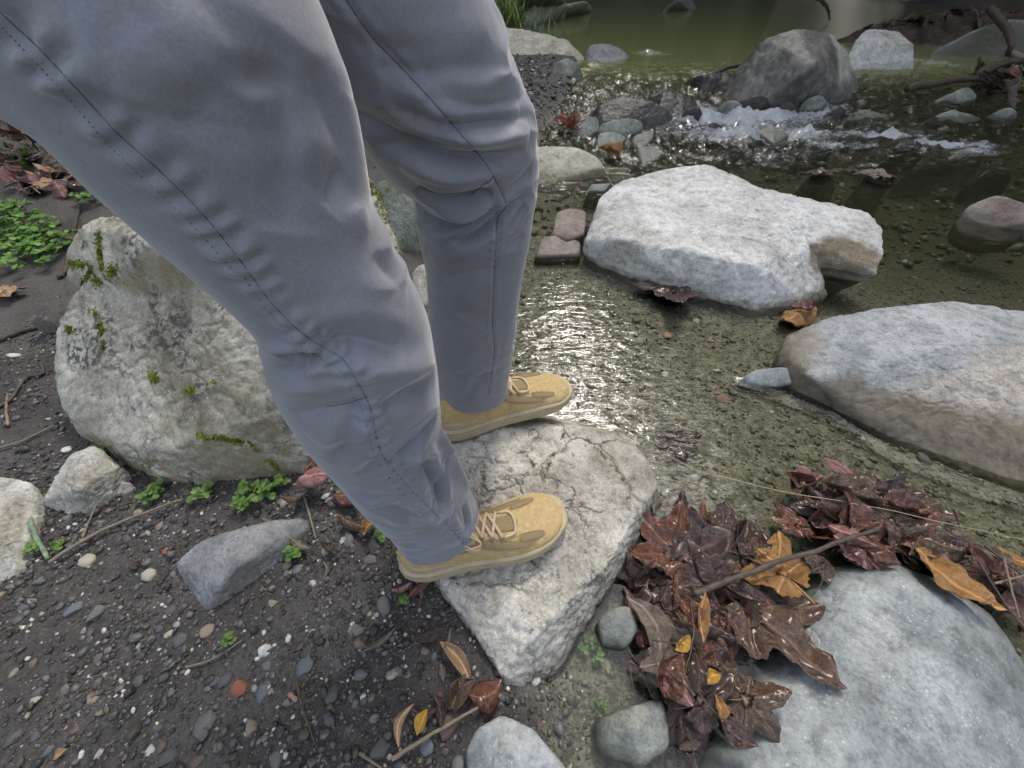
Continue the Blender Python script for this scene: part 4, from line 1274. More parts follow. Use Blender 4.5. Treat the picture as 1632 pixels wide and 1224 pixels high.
for a in [(380, 1097, 15, 'red', 'orange-red oval pebble on the dark gravel'), (402, 1160, 14, 'tan', 'tan broken pebble on the gravel near the red oval pebble'), (358, 1084, 14, 'dark', 'round dark pebble touching the orange-red pebble'),
          (338, 1083, 13, 'dark', 'dark pebble second from the orange-red pebble'), (418, 1103, 14, 'blue', 'slate-blue pebble beside the orange-red pebble'), (466, 1115, 11, 'pink', 'pink pebble by the thin dark twig'),
          (157, 976, 16, 'grey', 'smooth grey pebble alone between the wedge rock and the slab'), (117, 972, 14, 'blue', 'narrow bluish pebble next to the smooth grey one'), (286, 1020, 13, 'dark', 'dark flat pebble in front of the wedge rock'),
          (268, 1010, 9, 'cream', 'round cream pebble in front of the wedge rock'), (238, 916, 10, 'cream', 'pale chip of stone lying flat beside the wedge rock'), (266, 879, 9, 'red', 'small rust pebble close to the wedge rock tip'),
          (484, 1063, 15, 'blue', 'upright bluish pebble above the thin dark twig'), (574, 1075, 13, 'grey', 'light grey pebble by the striped leaf'), (553, 860, 15, 'grey', 'pale grey pebble under the trouser leg edge'),
          (612, 965, 15, 'grey', 'angular grey pebble below the near heel'), (498, 930, 7, 'white', 'white seed-like chip near the near heel'), (435, 962, 9, 'tan', 'yellow-tan chip right of the wedge rock'),
          (600, 980, 7, 'cream', 'tiny cream pebble below the near heel'), (605, 1195, 20, 'dark', 'large dark pebble beside the long dry twig'), (680, 1190, 15, 'blue', 'blue-grey pebble touching the long dry twig'),
          (715, 1155, 26, 'brown', 'large brown pebble under the long dry twig'), (440, 1210, 16, 'grey', 'grey pebble at the foot of the thin dark twig'), (425, 1060, 9, 'grey', 'small grey pebble near the slate-blue pebble'),
          (325, 1155, 18, 'grey', 'long grey pebble between the tan and round dark pebbles'), (160, 1200, 8, 'cream', 'small cream oval pebble far from any rock'), (80, 1195, 10, 'blue', 'blue-grey oval pebble near the cream oval one'),
          (140, 893, 11, 'cream', 'cream split chip below the forked twig'), (1125, 500, 8, 'tan', 'orange-tan pebble in front of the white rock'), (965, 1060, 10, 'cream', 'pale pebble at the edge of the puddle')]:
    special(*a)

kinds = [('dark', 'rounded dark grey pebble lying on the damp bank gravel', 'dark grey pebbles on the bank', .46), ('grey', 'rounded mid-grey pebble lying on the damp bank gravel', 'mid-grey pebbles on the bank', .22),
         ('brown', 'dull brown pebble lying on the damp bank gravel', 'brown pebbles on the bank', .16), ('tan', 'dull tan pebble lying on the damp bank gravel', 'tan pebbles on the bank', .08), ('white', 'small whitish chip lying on the damp bank gravel', 'whitish chips on the bank', .08)]
cnt = 0
tries = 0
while cnt < 125 and tries < 4000:
    tries += 1
    x, y = rng.uniform(-1.05, .12), rng.uniform(-.05, .62)
    if stream_dist(np.array([x]), np.array([y]))[0] > -.02 or rng.random() > 1.1 - .9 * max(y, 0):
        continue
    k = kinds[int(rng.choice(len(kinds), p=[q[3] for q in kinds]))]
    r = rng.uniform(.0065, .0065 + .0085 * rng.random()) * (.6 if k[0] == 'white' else 1)
    if not free(x, y, r):
        continue
    taken.append((x, y, r))
    pebble(x, y, r, k[0], k[1], k[2])
    cnt += 1
kinds = [('olive', 'olive pebble on the bed of the shallow stream', 'olive pebbles under the shallow water', .45), ('grey', 'mid-grey pebble on the bed of the shallow stream', 'grey pebbles under the shallow water', .2),
         ('tan', 'tan pebble on the bed of the shallow stream', 'tan pebbles under the shallow water', .2), ('pink', 'pinkish pebble on the bed of the shallow stream', 'pinkish pebbles under the shallow water', .07), ('white', 'whitish pebble on the bed of the shallow stream', 'whitish pebbles under the shallow water', .08)]
cnt = 0
while cnt < 100 and tries < 9000:
    tries += 1
    x, y = rng.uniform(-.05, 1.0), rng.uniform(0.0, 1.15)
    if stream_dist(np.array([x]), np.array([y]))[0] < .03:
        continue
    k = kinds[int(rng.choice(len(kinds), p=[q[3] for q in kinds]))]
    r = rng.uniform(.007, .018)
    if not free(x, y, r):
        continue
    taken.append((x, y, r))
    pebble(x, y, r, k[0], k[1], k[2])
    cnt += 1

# ------------------------------------------------------------------ leaves
def leaf_mat(name, ca, cb, rough=0.35, vein=1.35):
    k = M(name)
    P = k.obj()
    a = k.noise(P, 5, 6, 0.7)
    col = k.mix(k.smooth(a, 0.36, 0.64), ca, cb)
    f = k.noise(P, 26, 5, 0.7)
    col = k.mix(1.0, col, k.ramp(f, [(0.3, 0.6), (0.5, 1.0), (0.7, 1.3)]), 'MULTIPLY')
    vn = k.math('SUBTRACT', 1.0, k.smooth(k.attr('vein'), 0.0, 0.035))
    col = k.mix(k.math('MULTIPLY', vn, 0.55), col, tuple(min(1, c * vein * 1.5 + .03) for c in cb))
    h = k.math('ADD', f, k.math('MULTIPLY', vn, 0.9))
    return k.fin(col, k.ramp(f, [(0.3, rough * .7), (0.7, rough * 1.4)]), k.bump(h, 0.5, 0.05), 0.6, **({'Coat Weight': 0.4, 'Coat Roughness': 0.14} if rough < .3 else {}))

LM = {'dk': leaf_mat('dark_wet_leaf', (.034, .018, .014), (.080, .042, .032), .2), 'rb': leaf_mat('red_brown_leaf', (.085, .028, .016), (.16, .062, .035), .2), 'br': leaf_mat('brown_leaf', (.065, .038, .024), (.125, .075, .046), .24),
      'or': leaf_mat('orange_tan_leaf', (.25, .125, .035), (.38, .20, .07), .4), 'pk': leaf_mat('mauve_leaf', (.20, .095, .085), (.33, .17, .15), .45), 'tn': leaf_mat('dry_tan_leaf', (.30, .19, .10), (.44, .29, .165), .7),
      'yl': leaf_mat('yellow_leaf', (.42, .22, .03), (.52, .32, .06), .45), 'gy': leaf_mat('grey_brown_leaf', (.12, .09, .07), (.21, .16, .125), .5)}

def palmate(seed, curl, crump):
    r = np.random.default_rng(seed)
    nt, nr = 120, 9
    th = np.linspace(-np.pi, np.pi, nt, endpoint=False)
    lob = [(0, 1.0, .60), (.92, .90, .56), (-.92, .90, .56), (1.85, .66, .60), (-1.85, .66, .60)]
    rad = np.full(nt, .42)
    ax = np.full(nt, 9.0)
    for a, L, w in lob:
        L *= r.uniform(.88, 1.1) if r.random() < .8 else r.uniform(.5, .62)
        a += r.normal(0, .07)
        dlt = np.abs((th - a + np.pi) % (2 * np.pi) - np.pi)
        rad = np.maximum(rad, .42 + (L - .42) * np.clip(1 - dlt / w, 0, 1) ** .95)
        ax = np.minimum(ax, dlt)
    rad = rad * (1 + .035 * np.sign(np.sin(th * 21 + r.uniform(0, 6))) * sstep(.05, .3, ax))
    rad = rad * np.where(np.abs(np.abs(th) - np.pi) < .18, .25, 1)
    q = np.linspace(0, 1, nr)[1:] ** .8
    x = np.concatenate([[0], (q[:, None] * rad * np.cos(th)).ravel()])
    y = np.concatenate([[0], (q[:, None] * rad * np.sin(th)).ravel()])
    ve = np.concatenate([[0], (q[:, None] * rad * np.minimum(ax, 1)).ravel()])
    p = np.stack([x, y, x * 0], 1)
    x = x * r.uniform(.9, 1.15)
    fold_l = r.uniform(-.5, .5)
    z = fold_l * np.abs(y + .1 * x) * r.uniform(.2, 1) + curl * (x * x * r.uniform(.2, .9) + y * y * r.uniform(.3, 1.2)) + crump * fbm(p * 2.2 + r.uniform(-9, 9, 3), 3) + crump * .5 * np.abs(pnoise(p * 4 + r.uniform(-9, 9, 3))) - .02 * np.exp(-(ve / .06) ** 2)
    v = np.stack([x, y, z], 1)
    f = [[0, 1 + j, 1 + (j + 1) % nt] for j in range(nt)]
    g = (grid_faces(nr - 1, nt, True) + 1).tolist()
    # petiole
    t = np.linspace(0, 1, 8)
    pv, pf_ = tube_np(np.stack([-.04 - .55 * t, .12 * t * t * r.choice([-1, 1]), -.01 + .10 * t * t * r.uniform(-.5, 1)], 1), np.linspace(.016, .012, 8), 5)
    me = bpy.data.meshes.new('maple_leaf')
    me.from_pydata(v.tolist() + pv.tolist(), [], f + g + [list(dict.fromkeys(qq)) for qq in (pf_ + len(v)).tolist()])
    me.update()
    attr(me, 'vein', np.concatenate([ve, np.zeros(len(pv))]))
    return me

def blade(seed, width, curl, crump, tooth=0.0, nm='leaf'):
    r = np.random.default_rng(seed)
    n, m = 34, 11
    u = np.linspace(0, 1, n)
    w = width * np.sin(np.pi * np.clip(u, .0, 1) ** r.uniform(.75, 1.05)) ** r.uniform(.75, 1.0) * (1 + tooth * np.sign(np.sin(u * 60)))
    b = np.linspace(-1, 1, m)
    Ug, Bg = np.meshgrid(u, b, indexing='ij')
    bend = r.normal(0, .10)
    x = Ug - .5
    y = Bg * w[:, None] + bend * np.sin(np.pi * Ug)
    p = np.stack([x.ravel(), y.ravel(), np.zeros(x.size)], 1)
    z = curl * (Bg ** 2) * w[:, None] * r.choice([1, 1, -1]) + r.uniform(-.3, .35) * (Ug - .5) ** 2 + crump * fbm(p * 3.5 + r.uniform(-9, 9, 3), 3).reshape(x.shape)
    v = np.stack([x.ravel(), y.ravel(), z.ravel()], 1)
    sidev = np.abs(((np.abs(Bg) * w[:, None] * 1.2 + Ug) * 9) % 1 - .5) * .12 + .02
    me = mesh_np(nm, v, grid_faces(n, m))
    attr(me, 'vein', np.minimum(np.abs(Bg * w[:, None]), sidev).ravel())
    return me

LEAF = {'P': [palmate(100 + i, c, k) for i, (c, k) in enumerate([(.1, .14), (.25, .2), (-.2, .16), (.1, .26), (.35, .22), (-.3, .2), (.05, .10), (.2, .3)])],
        'L': [blade(200 + i, w, c, .08, nm='lance_leaf') for i, (w, c) in enumerate([(.11, .5), (.13, .9), (.09, .3), (.15, 1.1), (.12, -.6)])],
        'O': [blade(300 + i, w, c, .16, nm='oval_leaf') for i, (w, c) in enumerate([(.25, .5), (.3, .8), (.22, .3), (.28, 1.0), (.33, .6), (.26, -.5)])],
        'S': [blade(400 + i, w, c, .22, nm='leaf_scrap') for i, (w, c) in enumerate([(.3, 1.2), (.2, .9), (.4, .7), (.16, 1.3)])]}
LNAME = {'P': 'maple_leaf', 'L': 'narrow_leaf', 'O': 'oval_leaf', 'S': 'leaf_scrap'}
CAMV = Vector((0, 0, CAM_H))

def leaf_at(c, length, yaw, kind, mat, label, group=None, tilt=(0, 0)):
    ms = LEAF[kind]
    me = ms[int(rng.integers(len(ms)))]
    o = link(LNAME[kind], me, None if me.materials else LM['br'])
    o.material_slots[0].link = 'OBJECT'
    o.material_slots[0].material = LM[mat]
    s = length * (.62 if kind == 'P' else 1.0)
    o.scale = (s, s * rng.uniform(.85, 1.15), s)
    o.location = c
    o.rotation_euler = (tilt[0], tilt[1], yaw)
    md = o.modifiers.new('thickness', 'SOLIDIFY')
    md.thickness = .0007 / s
    tag(o, label, 'leaf', group)
    return o

def leaf(bx, by, tx, ty, z, kind, mat, label, group=None, tilt=None, ground=False):
    if ground:
        g0, g1_ = G(bx, by), G(tx, ty)
        a = Vector((g0.x, g0.y, g0.z + z))
        b = Vector((g1_.x, g1_.y, g1_.z + z))
    else:
        a, b = U(bx, by, z), U(tx, ty, z)
    d = b - a
    pos = a.lerp(b, .38 if kind == 'P' else .5)
    return leaf_at(pos, d.length, math.atan2(d.y, d.x), kind, mat, label, group, tilt or (rng.normal(0, .14), rng.normal(0, .14)))

pa, pb = 'leaves heaped against the standing rock', 'leaves heaped behind the smooth blue-grey rock'
for a in [(1120, 930, 1005, 815, .028, 'P', 'rb', 'big red-brown maple leaf leaning on the standing rock'), (1055, 985, 1070, 800, .022, 'P', 'dk', 'dark wet maple leaf lying under the big red-brown leaf'),
          (1195, 925, 1085, 800, .010, 'P', 'dk', 'dark glossy maple leaf flooded by the stream water'), (1300, 960, 1175, 850, .026, 'P', 'or', 'orange-tan maple leaf under the thick stick'),
          (1110, 960, 1320, 965, .014, 'P', 'br', 'wide brown maple leaf reaching over the smooth rock'), (1124, 1024, 1122, 944, .055, 'L', 'or', 'narrow orange leaf standing out in the heap'),
          (1050, 1062, 998, 948, .050, 'O', 'gy', 'long dull olive-brown leaf beside the round olive stone'), (1085, 1080, 1018, 1020, .045, 'P', 'gy', 'crumpled grey-brown maple leaf by the puddle'),
          (1105, 1125, 1058, 1055, .055, 'O', 'pk', 'mauve-brown leaf near the puddle edge'), (1080, 1140, 1170, 1085, .050, 'P', 'dk', 'dark curled maple leaf low in the heap'),
          (1140, 1120, 1265, 1105, .048, 'P', 'br', 'brown maple leaf with points overhanging the smooth rock'), (1120, 1085, 1060, 1185, .030, 'P', 'dk', 'purple-black wet leaf beside the wet greenish stone'),
          (1145, 1120, 1212, 1190, .050, 'O', 'dk', 'black pointed leaf hanging down the smooth rock'), (1076, 1036, 1098, 1012, .070, 'O', 'yl', 'small bright yellow leaf on top of the heap'),
          (1128, 1090, 1150, 1076, .066, 'S', 'yl', 'tiny yellow scrap below the bright yellow leaf'), (1150, 1150, 1138, 1105, .056, 'O', 'or', 'curled tan leaf at the lower end of the heap'),
          (1108, 1005, 1075, 945, .050, 'O', 'rb', 'glossy red leaf beside the narrow orange leaf'), (1065, 1115, 1085, 1040, .060, 'S', 'rb', 'rolled red-brown leaf upright in the heap')]:
    leaf(*a)
for a in [(1345, 850, 1262, 765, .012, 'P', 'dk', 'dark maple leaf half under the running water'), (1362, 848, 1335, 785, .040, 'O', 'rb', 'red leaf folded upright beside the thick stick'), (1290, 805, 1410, 768, .018, 'O', 'br', 'brown leaf awash above the thick stick'),
          (1395, 870, 1318, 838, .034, 'O', 'pk', 'mauve leaf lying across the end of the thick stick'), (1450, 860, 1375, 785, .028, 'P', 'br', 'brown maple leaf under the pale straw'), (1345, 915, 1265, 880, .022, 'P', 'br', 'brown maple leaf touching the smooth rock below the stick'),
          (1465, 855, 1600, 975, .045, 'O', 'or', 'very long orange-brown curled leaf along the smooth rock'), (1650, 905, 1590, 870, .030, 'O', 'or', 'bright orange leaf behind the bare twigs'), (1480, 840, 1580, 880, .022, 'O', 'dk', 'dark long leaf behind the orange-brown curled leaf'),
          (1290, 865, 1250, 800, .010, 'P', 'rb', 'red-brown maple leaf in the water by the thick stick'), (1400, 800, 1480, 812, .030, 'O', 'rb', 'reddish leaf lying over the straw')]:
    leaf(*a)
# loose leaves of the two heaps
for n_, region, grp, lab, mats in [(58, [(1010, 830), (1180, 820), (1200, 900), (1130, 1110), (1090, 1180), (1000, 1080), (985, 960)], pa, 'small wet brown leaf buried in the heap against the standing rock', ['dk', 'rb', 'br', 'dk', 'gy', 'br']),
                                   (62, [(1260, 770), (1420, 770), (1530, 840), (1590, 930), (1640, 980), (1480, 890), (1350, 895), (1280, 850)], pb, 'small wet brown leaf buried in the heap behind the smooth rock', ['dk', 'rb', 'br', 'dk', 'pk', 'br'])]:
    W_ = np.array([U(a, b).xy[:] for a, b in region])
    ctr = W_.mean(0)
    for i in range(n_):
        e = rng.integers(len(W_))
        a, b = W_[e], W_[(e + 1) % len(W_)]
        t, s = rng.random(), math.sqrt(rng.random())
        p = ctr + (a + (b - a) * t - ctr) * s
        lk, lm = rng.choice(['P', 'P', 'O', 'O', 'S', 'S', 'L']), rng.choice(mats)
        lb_ = lab.replace('small wet brown leaf', {'dk': 'blackish', 'rb': 'russet', 'br': 'brown', 'gy': 'grey-brown', 'pk': 'mauve'}[lm] + ' wet ' + {'P': 'maple leaf', 'O': 'oval leaf', 'S': 'curled leaf scrap', 'L': 'narrow leaf'}[lk])
        leaf_at(Vector((p[0], p[1], rng.uniform(-.006, .026))), rng.uniform(.05, .13), rng.uniform(0, 6.28), lk, lm, lb_, grp, (rng.normal(0, .3), rng.normal(0, .3)))
for a in [(1098, 452, 1026, 478, .022, 'P', 'dk', 'dark maroon maple leaf stranded at the foot of the white rock'), (1300, 492, 1246, 512, .018, 'O', 'or', 'amber leaf caught at the back of the two-tone slab'), (1296, 488, 1262, 488, .03, 'S', 'pk', 'mauve scrap lying on the amber leaf'),
          (1040, 690, 1140, 735, -.022, 'P', 'dk', 'dark red maple leaf sunk on the gravel bed'), (1350, 280, 1270, 262, .035, 'P', 'br', 'limp brown leaf on a low stone in the stream'), (1430, 285, 1375, 262, .05, 'P', 'gy', 'limp leaf over a brown stone in the stream'),
          (990, 250, 955, 238, .03, 'O', 'or', 'orange leaf wedged among the grey stones'), (935, 298, 925, 290, .04, 'S', 'rb', 'red scrap behind the low flat stone'), (945, 375, 935, 360, .03, 'S', 'dk', 'dark scrap between the brown stones and white rock')]:
    leaf(*a)
for a in [(478, 787, 548, 780, .055, 'O', 'pk', 'pink oval leaf poking out from under the near trouser leg'), (500, 772, 525, 748, .05, 'S', 'rb', 'red leaf scrap tucked behind the trouser edge'), (530, 800, 585, 812, .03, 'O', 'rb', 'rust-coloured leaf under the near shin'),
          (545, 830, 590, 850, .025, 'S', 'br', 'brown leaf scrap under the near shin'), (455, 800, 500, 795, .03, 'L', 'br', 'thin brown leaf beside the clover clump'), (585, 860, 605, 835, .02, 'S', 'or', 'amber leaf scrap near the trouser hem'),
          (583, 1042, 634, 998, .012, 'L', 'gy', 'grey-brown lance leaf alone on the gravel'), (703, 1025, 752, 1092, .016, 'L', 'tn', 'striped tan lance leaf beside the standing rock'), (668, 1022, 706, 1008, .010, 'O', 'dk', 'dark rotted leaf beside the striped tan leaf'),
          (640, 1190, 664, 1122, .018, 'L', 'tn', 'tan sliver leaf crossing near the long dry twig'), (668, 1172, 684, 1130, .018, 'O', 'yl', 'mustard spotted leaf by the long dry twig'), (712, 1035, 720, 1005, .016, 'S', 'gy', 'small curled leaf above the striped tan leaf'),
          (655, 955, 690, 930, .02, 'S', 'rb', 'red leaf scrap under the near heel'), (630, 945, 660, 935, .02, 'S', 'pk', 'pink leaf scrap under the near heel'), (665, 930, 672, 970, .02, 'L', 'br', 'brown leaf strip hanging below the near heel'),
          (722, 1130, 760, 1085, .02, 'S', 'br', 'broken brown leaf at the tip of the standing rock'), (750, 1110, 800, 1085, .024, 'S', 'rb', 'red-brown leaf bits at the tip of the standing rock'), (735, 1100, 745, 1075, .03, 'O', 'br', 'folded brown leaf under the striped tan leaf'),
          (650, 1120, 700, 1130, .015, 'O', 'dk', 'dark flat leaf above the long dry twig'), (695, 1110, 705, 1160, .015, 'S', 'dk', 'dark narrow leaf beside the mustard leaf'), (-15, 488, 52, 455, .02, 'P', 'tn', 'dry tan maple leaf on the dark soil'),
          (1095, 1195, 1075, 1180, .03, 'S', 'rb', 'rust scrap at the wet greenish stone'), (520, 870, 545, 890, .02, 'S', 'dk', 'dark leaf scrap right of the wedge rock'), (470, 865, 500, 880, .02, 'S', 'gy', 'grey leaf scrap behind the wedge rock')]:
    leaf(*a, ground=True)
for i in range(48):
    px, py = rng.uniform(0, 150), rng.uniform(215, 315)
    p = G(px, py)
    leaf_at(p + Vector((0, 0, rng.uniform(.01, .05))), rng.uniform(.06, .14), rng.uniform(0, 6.28), rng.choice(['P', 'O', 'L', 'S']), rng.choice(['tn', 'pk', 'br', 'gy', 'br']), 'dry leaf in the litter behind the mossy boulder', 'dry leaves behind the mossy boulder', (rng.normal(0, .5), rng.normal(0, .5)))
for i in range(46):
    t = rng.random()
    if t < .6:
        h_ = ROCKS['dark mound of soil and flood debris across the stream'][1].ray_cast(CAMV, ray(rng.uniform(1365, 1640), rng.uniform(18, 50)).normalized())[0]
        if h_ is None:
            continue
        pl = h_ + Vector((0, 0, .02))
    else:
        pl = U(rng.uniform(1560, 1660), rng.uniform(95, 150), rng.uniform(.08, .13))
    leaf_at(pl, rng.uniform(.12, .28), rng.uniform(0, 6.28), rng.choice(['P', 'O', 'L', 'S']), rng.choice(['dk', 'rb', 'br', 'dk', 'gy']), 'dark rotting leaf in the driftwood by the sloping rock', 'rotting leaves in the driftwood', (rng.normal(0, .5), rng.normal(0, .5)))

for i in range(46):
    x, y = rng.uniform(-.95, .1), rng.uniform(-.03, .5)
    if stream_dist(np.array([x]), np.array([y]))[0] > -.03 or not free(x, y, .012):
        continue
    lm = rng.choice(['gy', 'br', 'dk', 'tn', 'gy'])
    leaf_at(Vector((x, y, gz1(x, y) + .006)), rng.uniform(.018, .042), rng.uniform(0, 6.28), rng.choice(['S', 'L', 'O']), lm, 'tiny %s leaf scrap trodden into the bank gravel' % {'gy': 'grey-brown', 'br': 'brown', 'dk': 'blackish', 'tn': 'tan'}[lm], 'leaf scraps on the bank gravel', (rng.normal(0, .2), rng.normal(0, .2)))

# ------------------------------------------------------------------ twigs, straw, roots
bark_m = plain('dark_bark', (.075, .058, .045), .6, .45, 60, .8, .4, .003)
dry_m = plain('dry_twig', (.21, .165, .125), .8, .3, 80, .6)
straw_m = plain('pale_straw', (.44, .36, .22), .6, .15, 80, .2)
lichen_m = plain('lichen_bark', (.17, .23, .16), .9, .6, 120, 1.0)

def twig(name, pts, r, mat, label, ground=True, knots=0.15, branches=(), group=None, lift=.006):
    def path(q, n):
        P = []
        for a in q:
            if ground and len(a) == 2:
                g = G(*a)
                P.append((g.x, g.y, g.z + lift))
            else:
                P.append(tuple(U(*a)))
        return catmull(P, n) if len(P) > 2 else np.array(P[0]) + np.linspace(0, 1, n)[:, None] * (np.array(P[1]) - np.array(P[0]))
    L = path(pts, 48)
    s = np.linspace(0, 1, 48)
    ln = np.linalg.norm(L[-1] - L[0])
    L = L + .012 * ln * np.stack([fbm(np.c_[s * 5 + r * 1e4 + 31 * i, s * 0, s * 0], 2) for i in range(3)], 1)
    rad = r * (1 - .45 * s) * (1 + knots * fbm(np.c_[s * 22 + r * 999, s * 0, s * 0], 2) * 2)
    o = link(name, to_mesh(name, [tube_np(L, rad, 9)]), mat)
    tag(o, label, 'twig', group)
    for b in branches:
        B = path(b[0], 24)
        sb = np.linspace(0, 1, 24)
        link('branch', to_mesh('branch', [tube_np(B, b[1] * (1 - .5 * sb), 7)]), b[2] if len(b) > 2 else mat, o)
    return o

twig('stick', [(1106, 946, .050), (1180, 918, .050), (1290, 880, .052), (1400, 843, .055)], .0060, bark_m, 'thick dark stick lying across the leaf heaps', False, .25)
twig('straw_stem', [(1050, 722, .012), (1140, 757, .03), (1380, 808, .05), (1640, 860, .06)], .0010, straw_m, 'long pale straw stretched over the leaf heap', False, .02)
twig('twig', [(630, 1208), (700, 1165), (800, 1108)], .0030, dry_m, 'long dry twig beside the pale rounded rock', lift=.02)
twig('twig', [(476, 1085), (485, 1130), (508, 1192)], .0021, bark_m, 'thin dark twig lying alone on the gravel')
twig('twig', [(88, 900), (150, 860), (215, 830), (298, 800)], .0036, dry_m, 'long forked twig below the mossy boulder', branches=[([(140, 860), (150, 835), (165, 800)], .002)], lift=.012)
twig('twig', [(55, 812), (65, 850), (90, 895)], .0052, lichen_m, 'short twig furred with green lichen beside the pale slab', lift=.016)
twig('twig', [(300, 1064), (345, 1050), (388, 1022)], .0016, dry_m, 'short pale twig with a sprig of clover beside it')
twig('twig', [(575, 1200), (610, 1224)], .0022, dry_m, 'short dry twig end beside the large dark pebble')
twig('twig', [(488, 796), (497, 830), (505, 860)], .0026, dry_m, 'upright dry twig by the tip of the wedge rock')
twig('twig', [(650, 945), (652, 985)], .0024, bark_m, 'short dark twig just below the near heel')
twig('root', [(-10, 655), (20, 640), (45, 605), (72, 598), (68, 580)], .0045, bark_m, 'curving root breaking the dark soil')
twig('root', [(18, 680), (14, 655), (16, 630)], .0030, dry_m, 'thin pale root beside the curving root')
twig('root', [(-10, 720), (40, 705), (90, 680)], .0030, dry_m, 'pale root running to the boulder foot')
twig('root', [(0, 545), (40, 530), (80, 520)], .008, bark_m, 'thick buried root above the curving root')
twig('root', [(98, 445), (110, 420), (128, 330)], .008, bark_m, 'dark root against the back of the mossy boulder')
twig('twig', [(0, 282), (50, 290), (95, 300)], .004, dry_m, 'grey twig among the dry leaf litter')
for i in range(9):
    a, b = rng.uniform(0, 110), rng.uniform(215, 320)
    twig('litter_twig', [(a, b), (a + rng.uniform(10, 25), b + rng.uniform(-8, 8)), (a + rng.uniform(30, 50), b + rng.uniform(-14, 14))], .0035, dry_m if i % 2 else bark_m, 'short twig lying in the leaf litter behind the boulder', group='twigs in the leaf litter', lift=.03)
twig('floating_stick', [(1448, 140, .09), (1520, 128, .10), (1610, 122, .12)], .030, bark_m, 'dark stick jutting over the stream from the driftwood', False, .2)
twig('dead_branch', [(1578, 14, .42), (1604, 45, .32), (1611, 70, .24), (1606, 88, .16)], .035, bark_m, 'bent dark branch over the sloping rock', False, .2, branches=[([(1608, 84, .17), (1660, 105, .14)], .03, dry_m)])
twig('dead_branch', [(1560, 118, .13), (1600, 100, .16), (1650, 95, .18)], .035, bark_m, 'lower dark driftwood branch behind the jutting stick', False, .25)
twig('reed_stem', [(1302, -6, .45), (1318, 12, .25), (1322, 32, .1)], .025, bark_m, 'arching stem dipping into the far pool', False, .1)
twig('twig', [(1140, 112, .12), (1165, 95, .18)], .008, dry_m, 'pale stalk sticking up before the half-wet boulder', False)
twig('twig', [(1130, 122, .11), (1160, 108, .14), (1195, 100, .17)], .020, bark_m, 'dark wood jammed before the half-wet boulder', False)
for i, q in enumerate([[(1560, 895, .06), (1600, 960, .05), (1640, 1010, .05)], [(1600, 890, .07), (1612, 940, .06), (1625, 985, .05)], [(1570, 870, .05), (1640, 925, .05)], [(1585, 930, .05), (1640, 915, .06)], [(1520, 812, .07), (1530, 840, .05)]]):
    twig('bare_twig', q, .0021, dry_m if i % 2 else bark_m, 'bare thin twig tangled behind the smooth blue-grey rock', False, .1, group='bare twigs behind the smooth rock')
for i, q in enumerate([[(1100, 960, .055), (1105, 1010, .06), (1090, 1080, .06)], [(1110, 1100, .065), (1140, 1135, .06), (1190, 1170, .06)], [(1040, 1020, .06), (1090, 1028, .075)], [(1000, 1045, .06), (1010, 1100, .055)], [(1095, 1160, .05), (1105, 1195, .04), (1105, 1230, .03)], [(1165, 800, .02), (1200, 768, .03)], [(1300, 900, .035), (1310, 925, .03), (1295, 950, .02)]]):
    twig('bare_twig', q, .0013, bark_m, 'hair-thin twig lodged among the heaped maple leaves', False, .1, group='thin twigs in the leaf heap')
# rust-red needle clump by the rapids
nc = empty('needle_clump', U(908, 200, .06))
tag(nc, 'rust-red clump of dead needles on the rapids stones', 'needles')
bits = []
for i in range(70):
    a, e = rng.uniform(0, 6.28), rng.uniform(.1, .9)
    d = np.array([math.cos(a) * math.cos(e), math.sin(a) * math.cos(e) * .7, math.sin(e)])
    st = rng.normal(0, .025, 3) * np.array([1, 1, .4])
    bits.append(tube_np([st, st + d * rng.uniform(.05, .10)], .0028, 4))
tag(link('needles', to_mesh('needles', bits), plain('rust_needles', (.20, .055, .025), .7), nc), kind='stuff')

# ------------------------------------------------------------------ small plants, moss, grass
def green_mat(name, ca, cb, rough=.5):
    k = M(name)
    P = k.obj()
    col = k.mix(k.smooth(k.noise(P, 40, 3), .35, .65), ca, cb)
    return k.fin(col, rough, None, .4, **{'Subsurface Weight': 0.0})
clover_m = green_mat('clover_green', (.07, .14, .024), (.13, .22, .045))
weed_m = green_mat('weed_green', (.06, .15, .018), (.14, .25, .04))
moss_m = green_mat('moss_green', (.085, .11, .008), (.20, .22, .02), .9)
grass_m = green_mat('grass_green', (.09, .15, .03), (.22, .30, .09))

def disc(c, n, r, seg=7, fold_=.15):
    n = Vector(n).normalized()
    a = n.orthogonal().normalized()
    b = n.cross(a)
    ring = [c + (a * math.cos(t) + b * math.sin(t)) * r + n * fold_ * r * math.cos(2 * t) for t in np.linspace(0, 2 * math.pi, seg, endpoint=False)]
    v = np.array([c[:]] + [p[:] for p in ring])
    f = np.array([[0, 1 + i, 1 + (i + 1) % seg, 1 + (i + 1) % seg] for i in range(seg)])
    return v, f

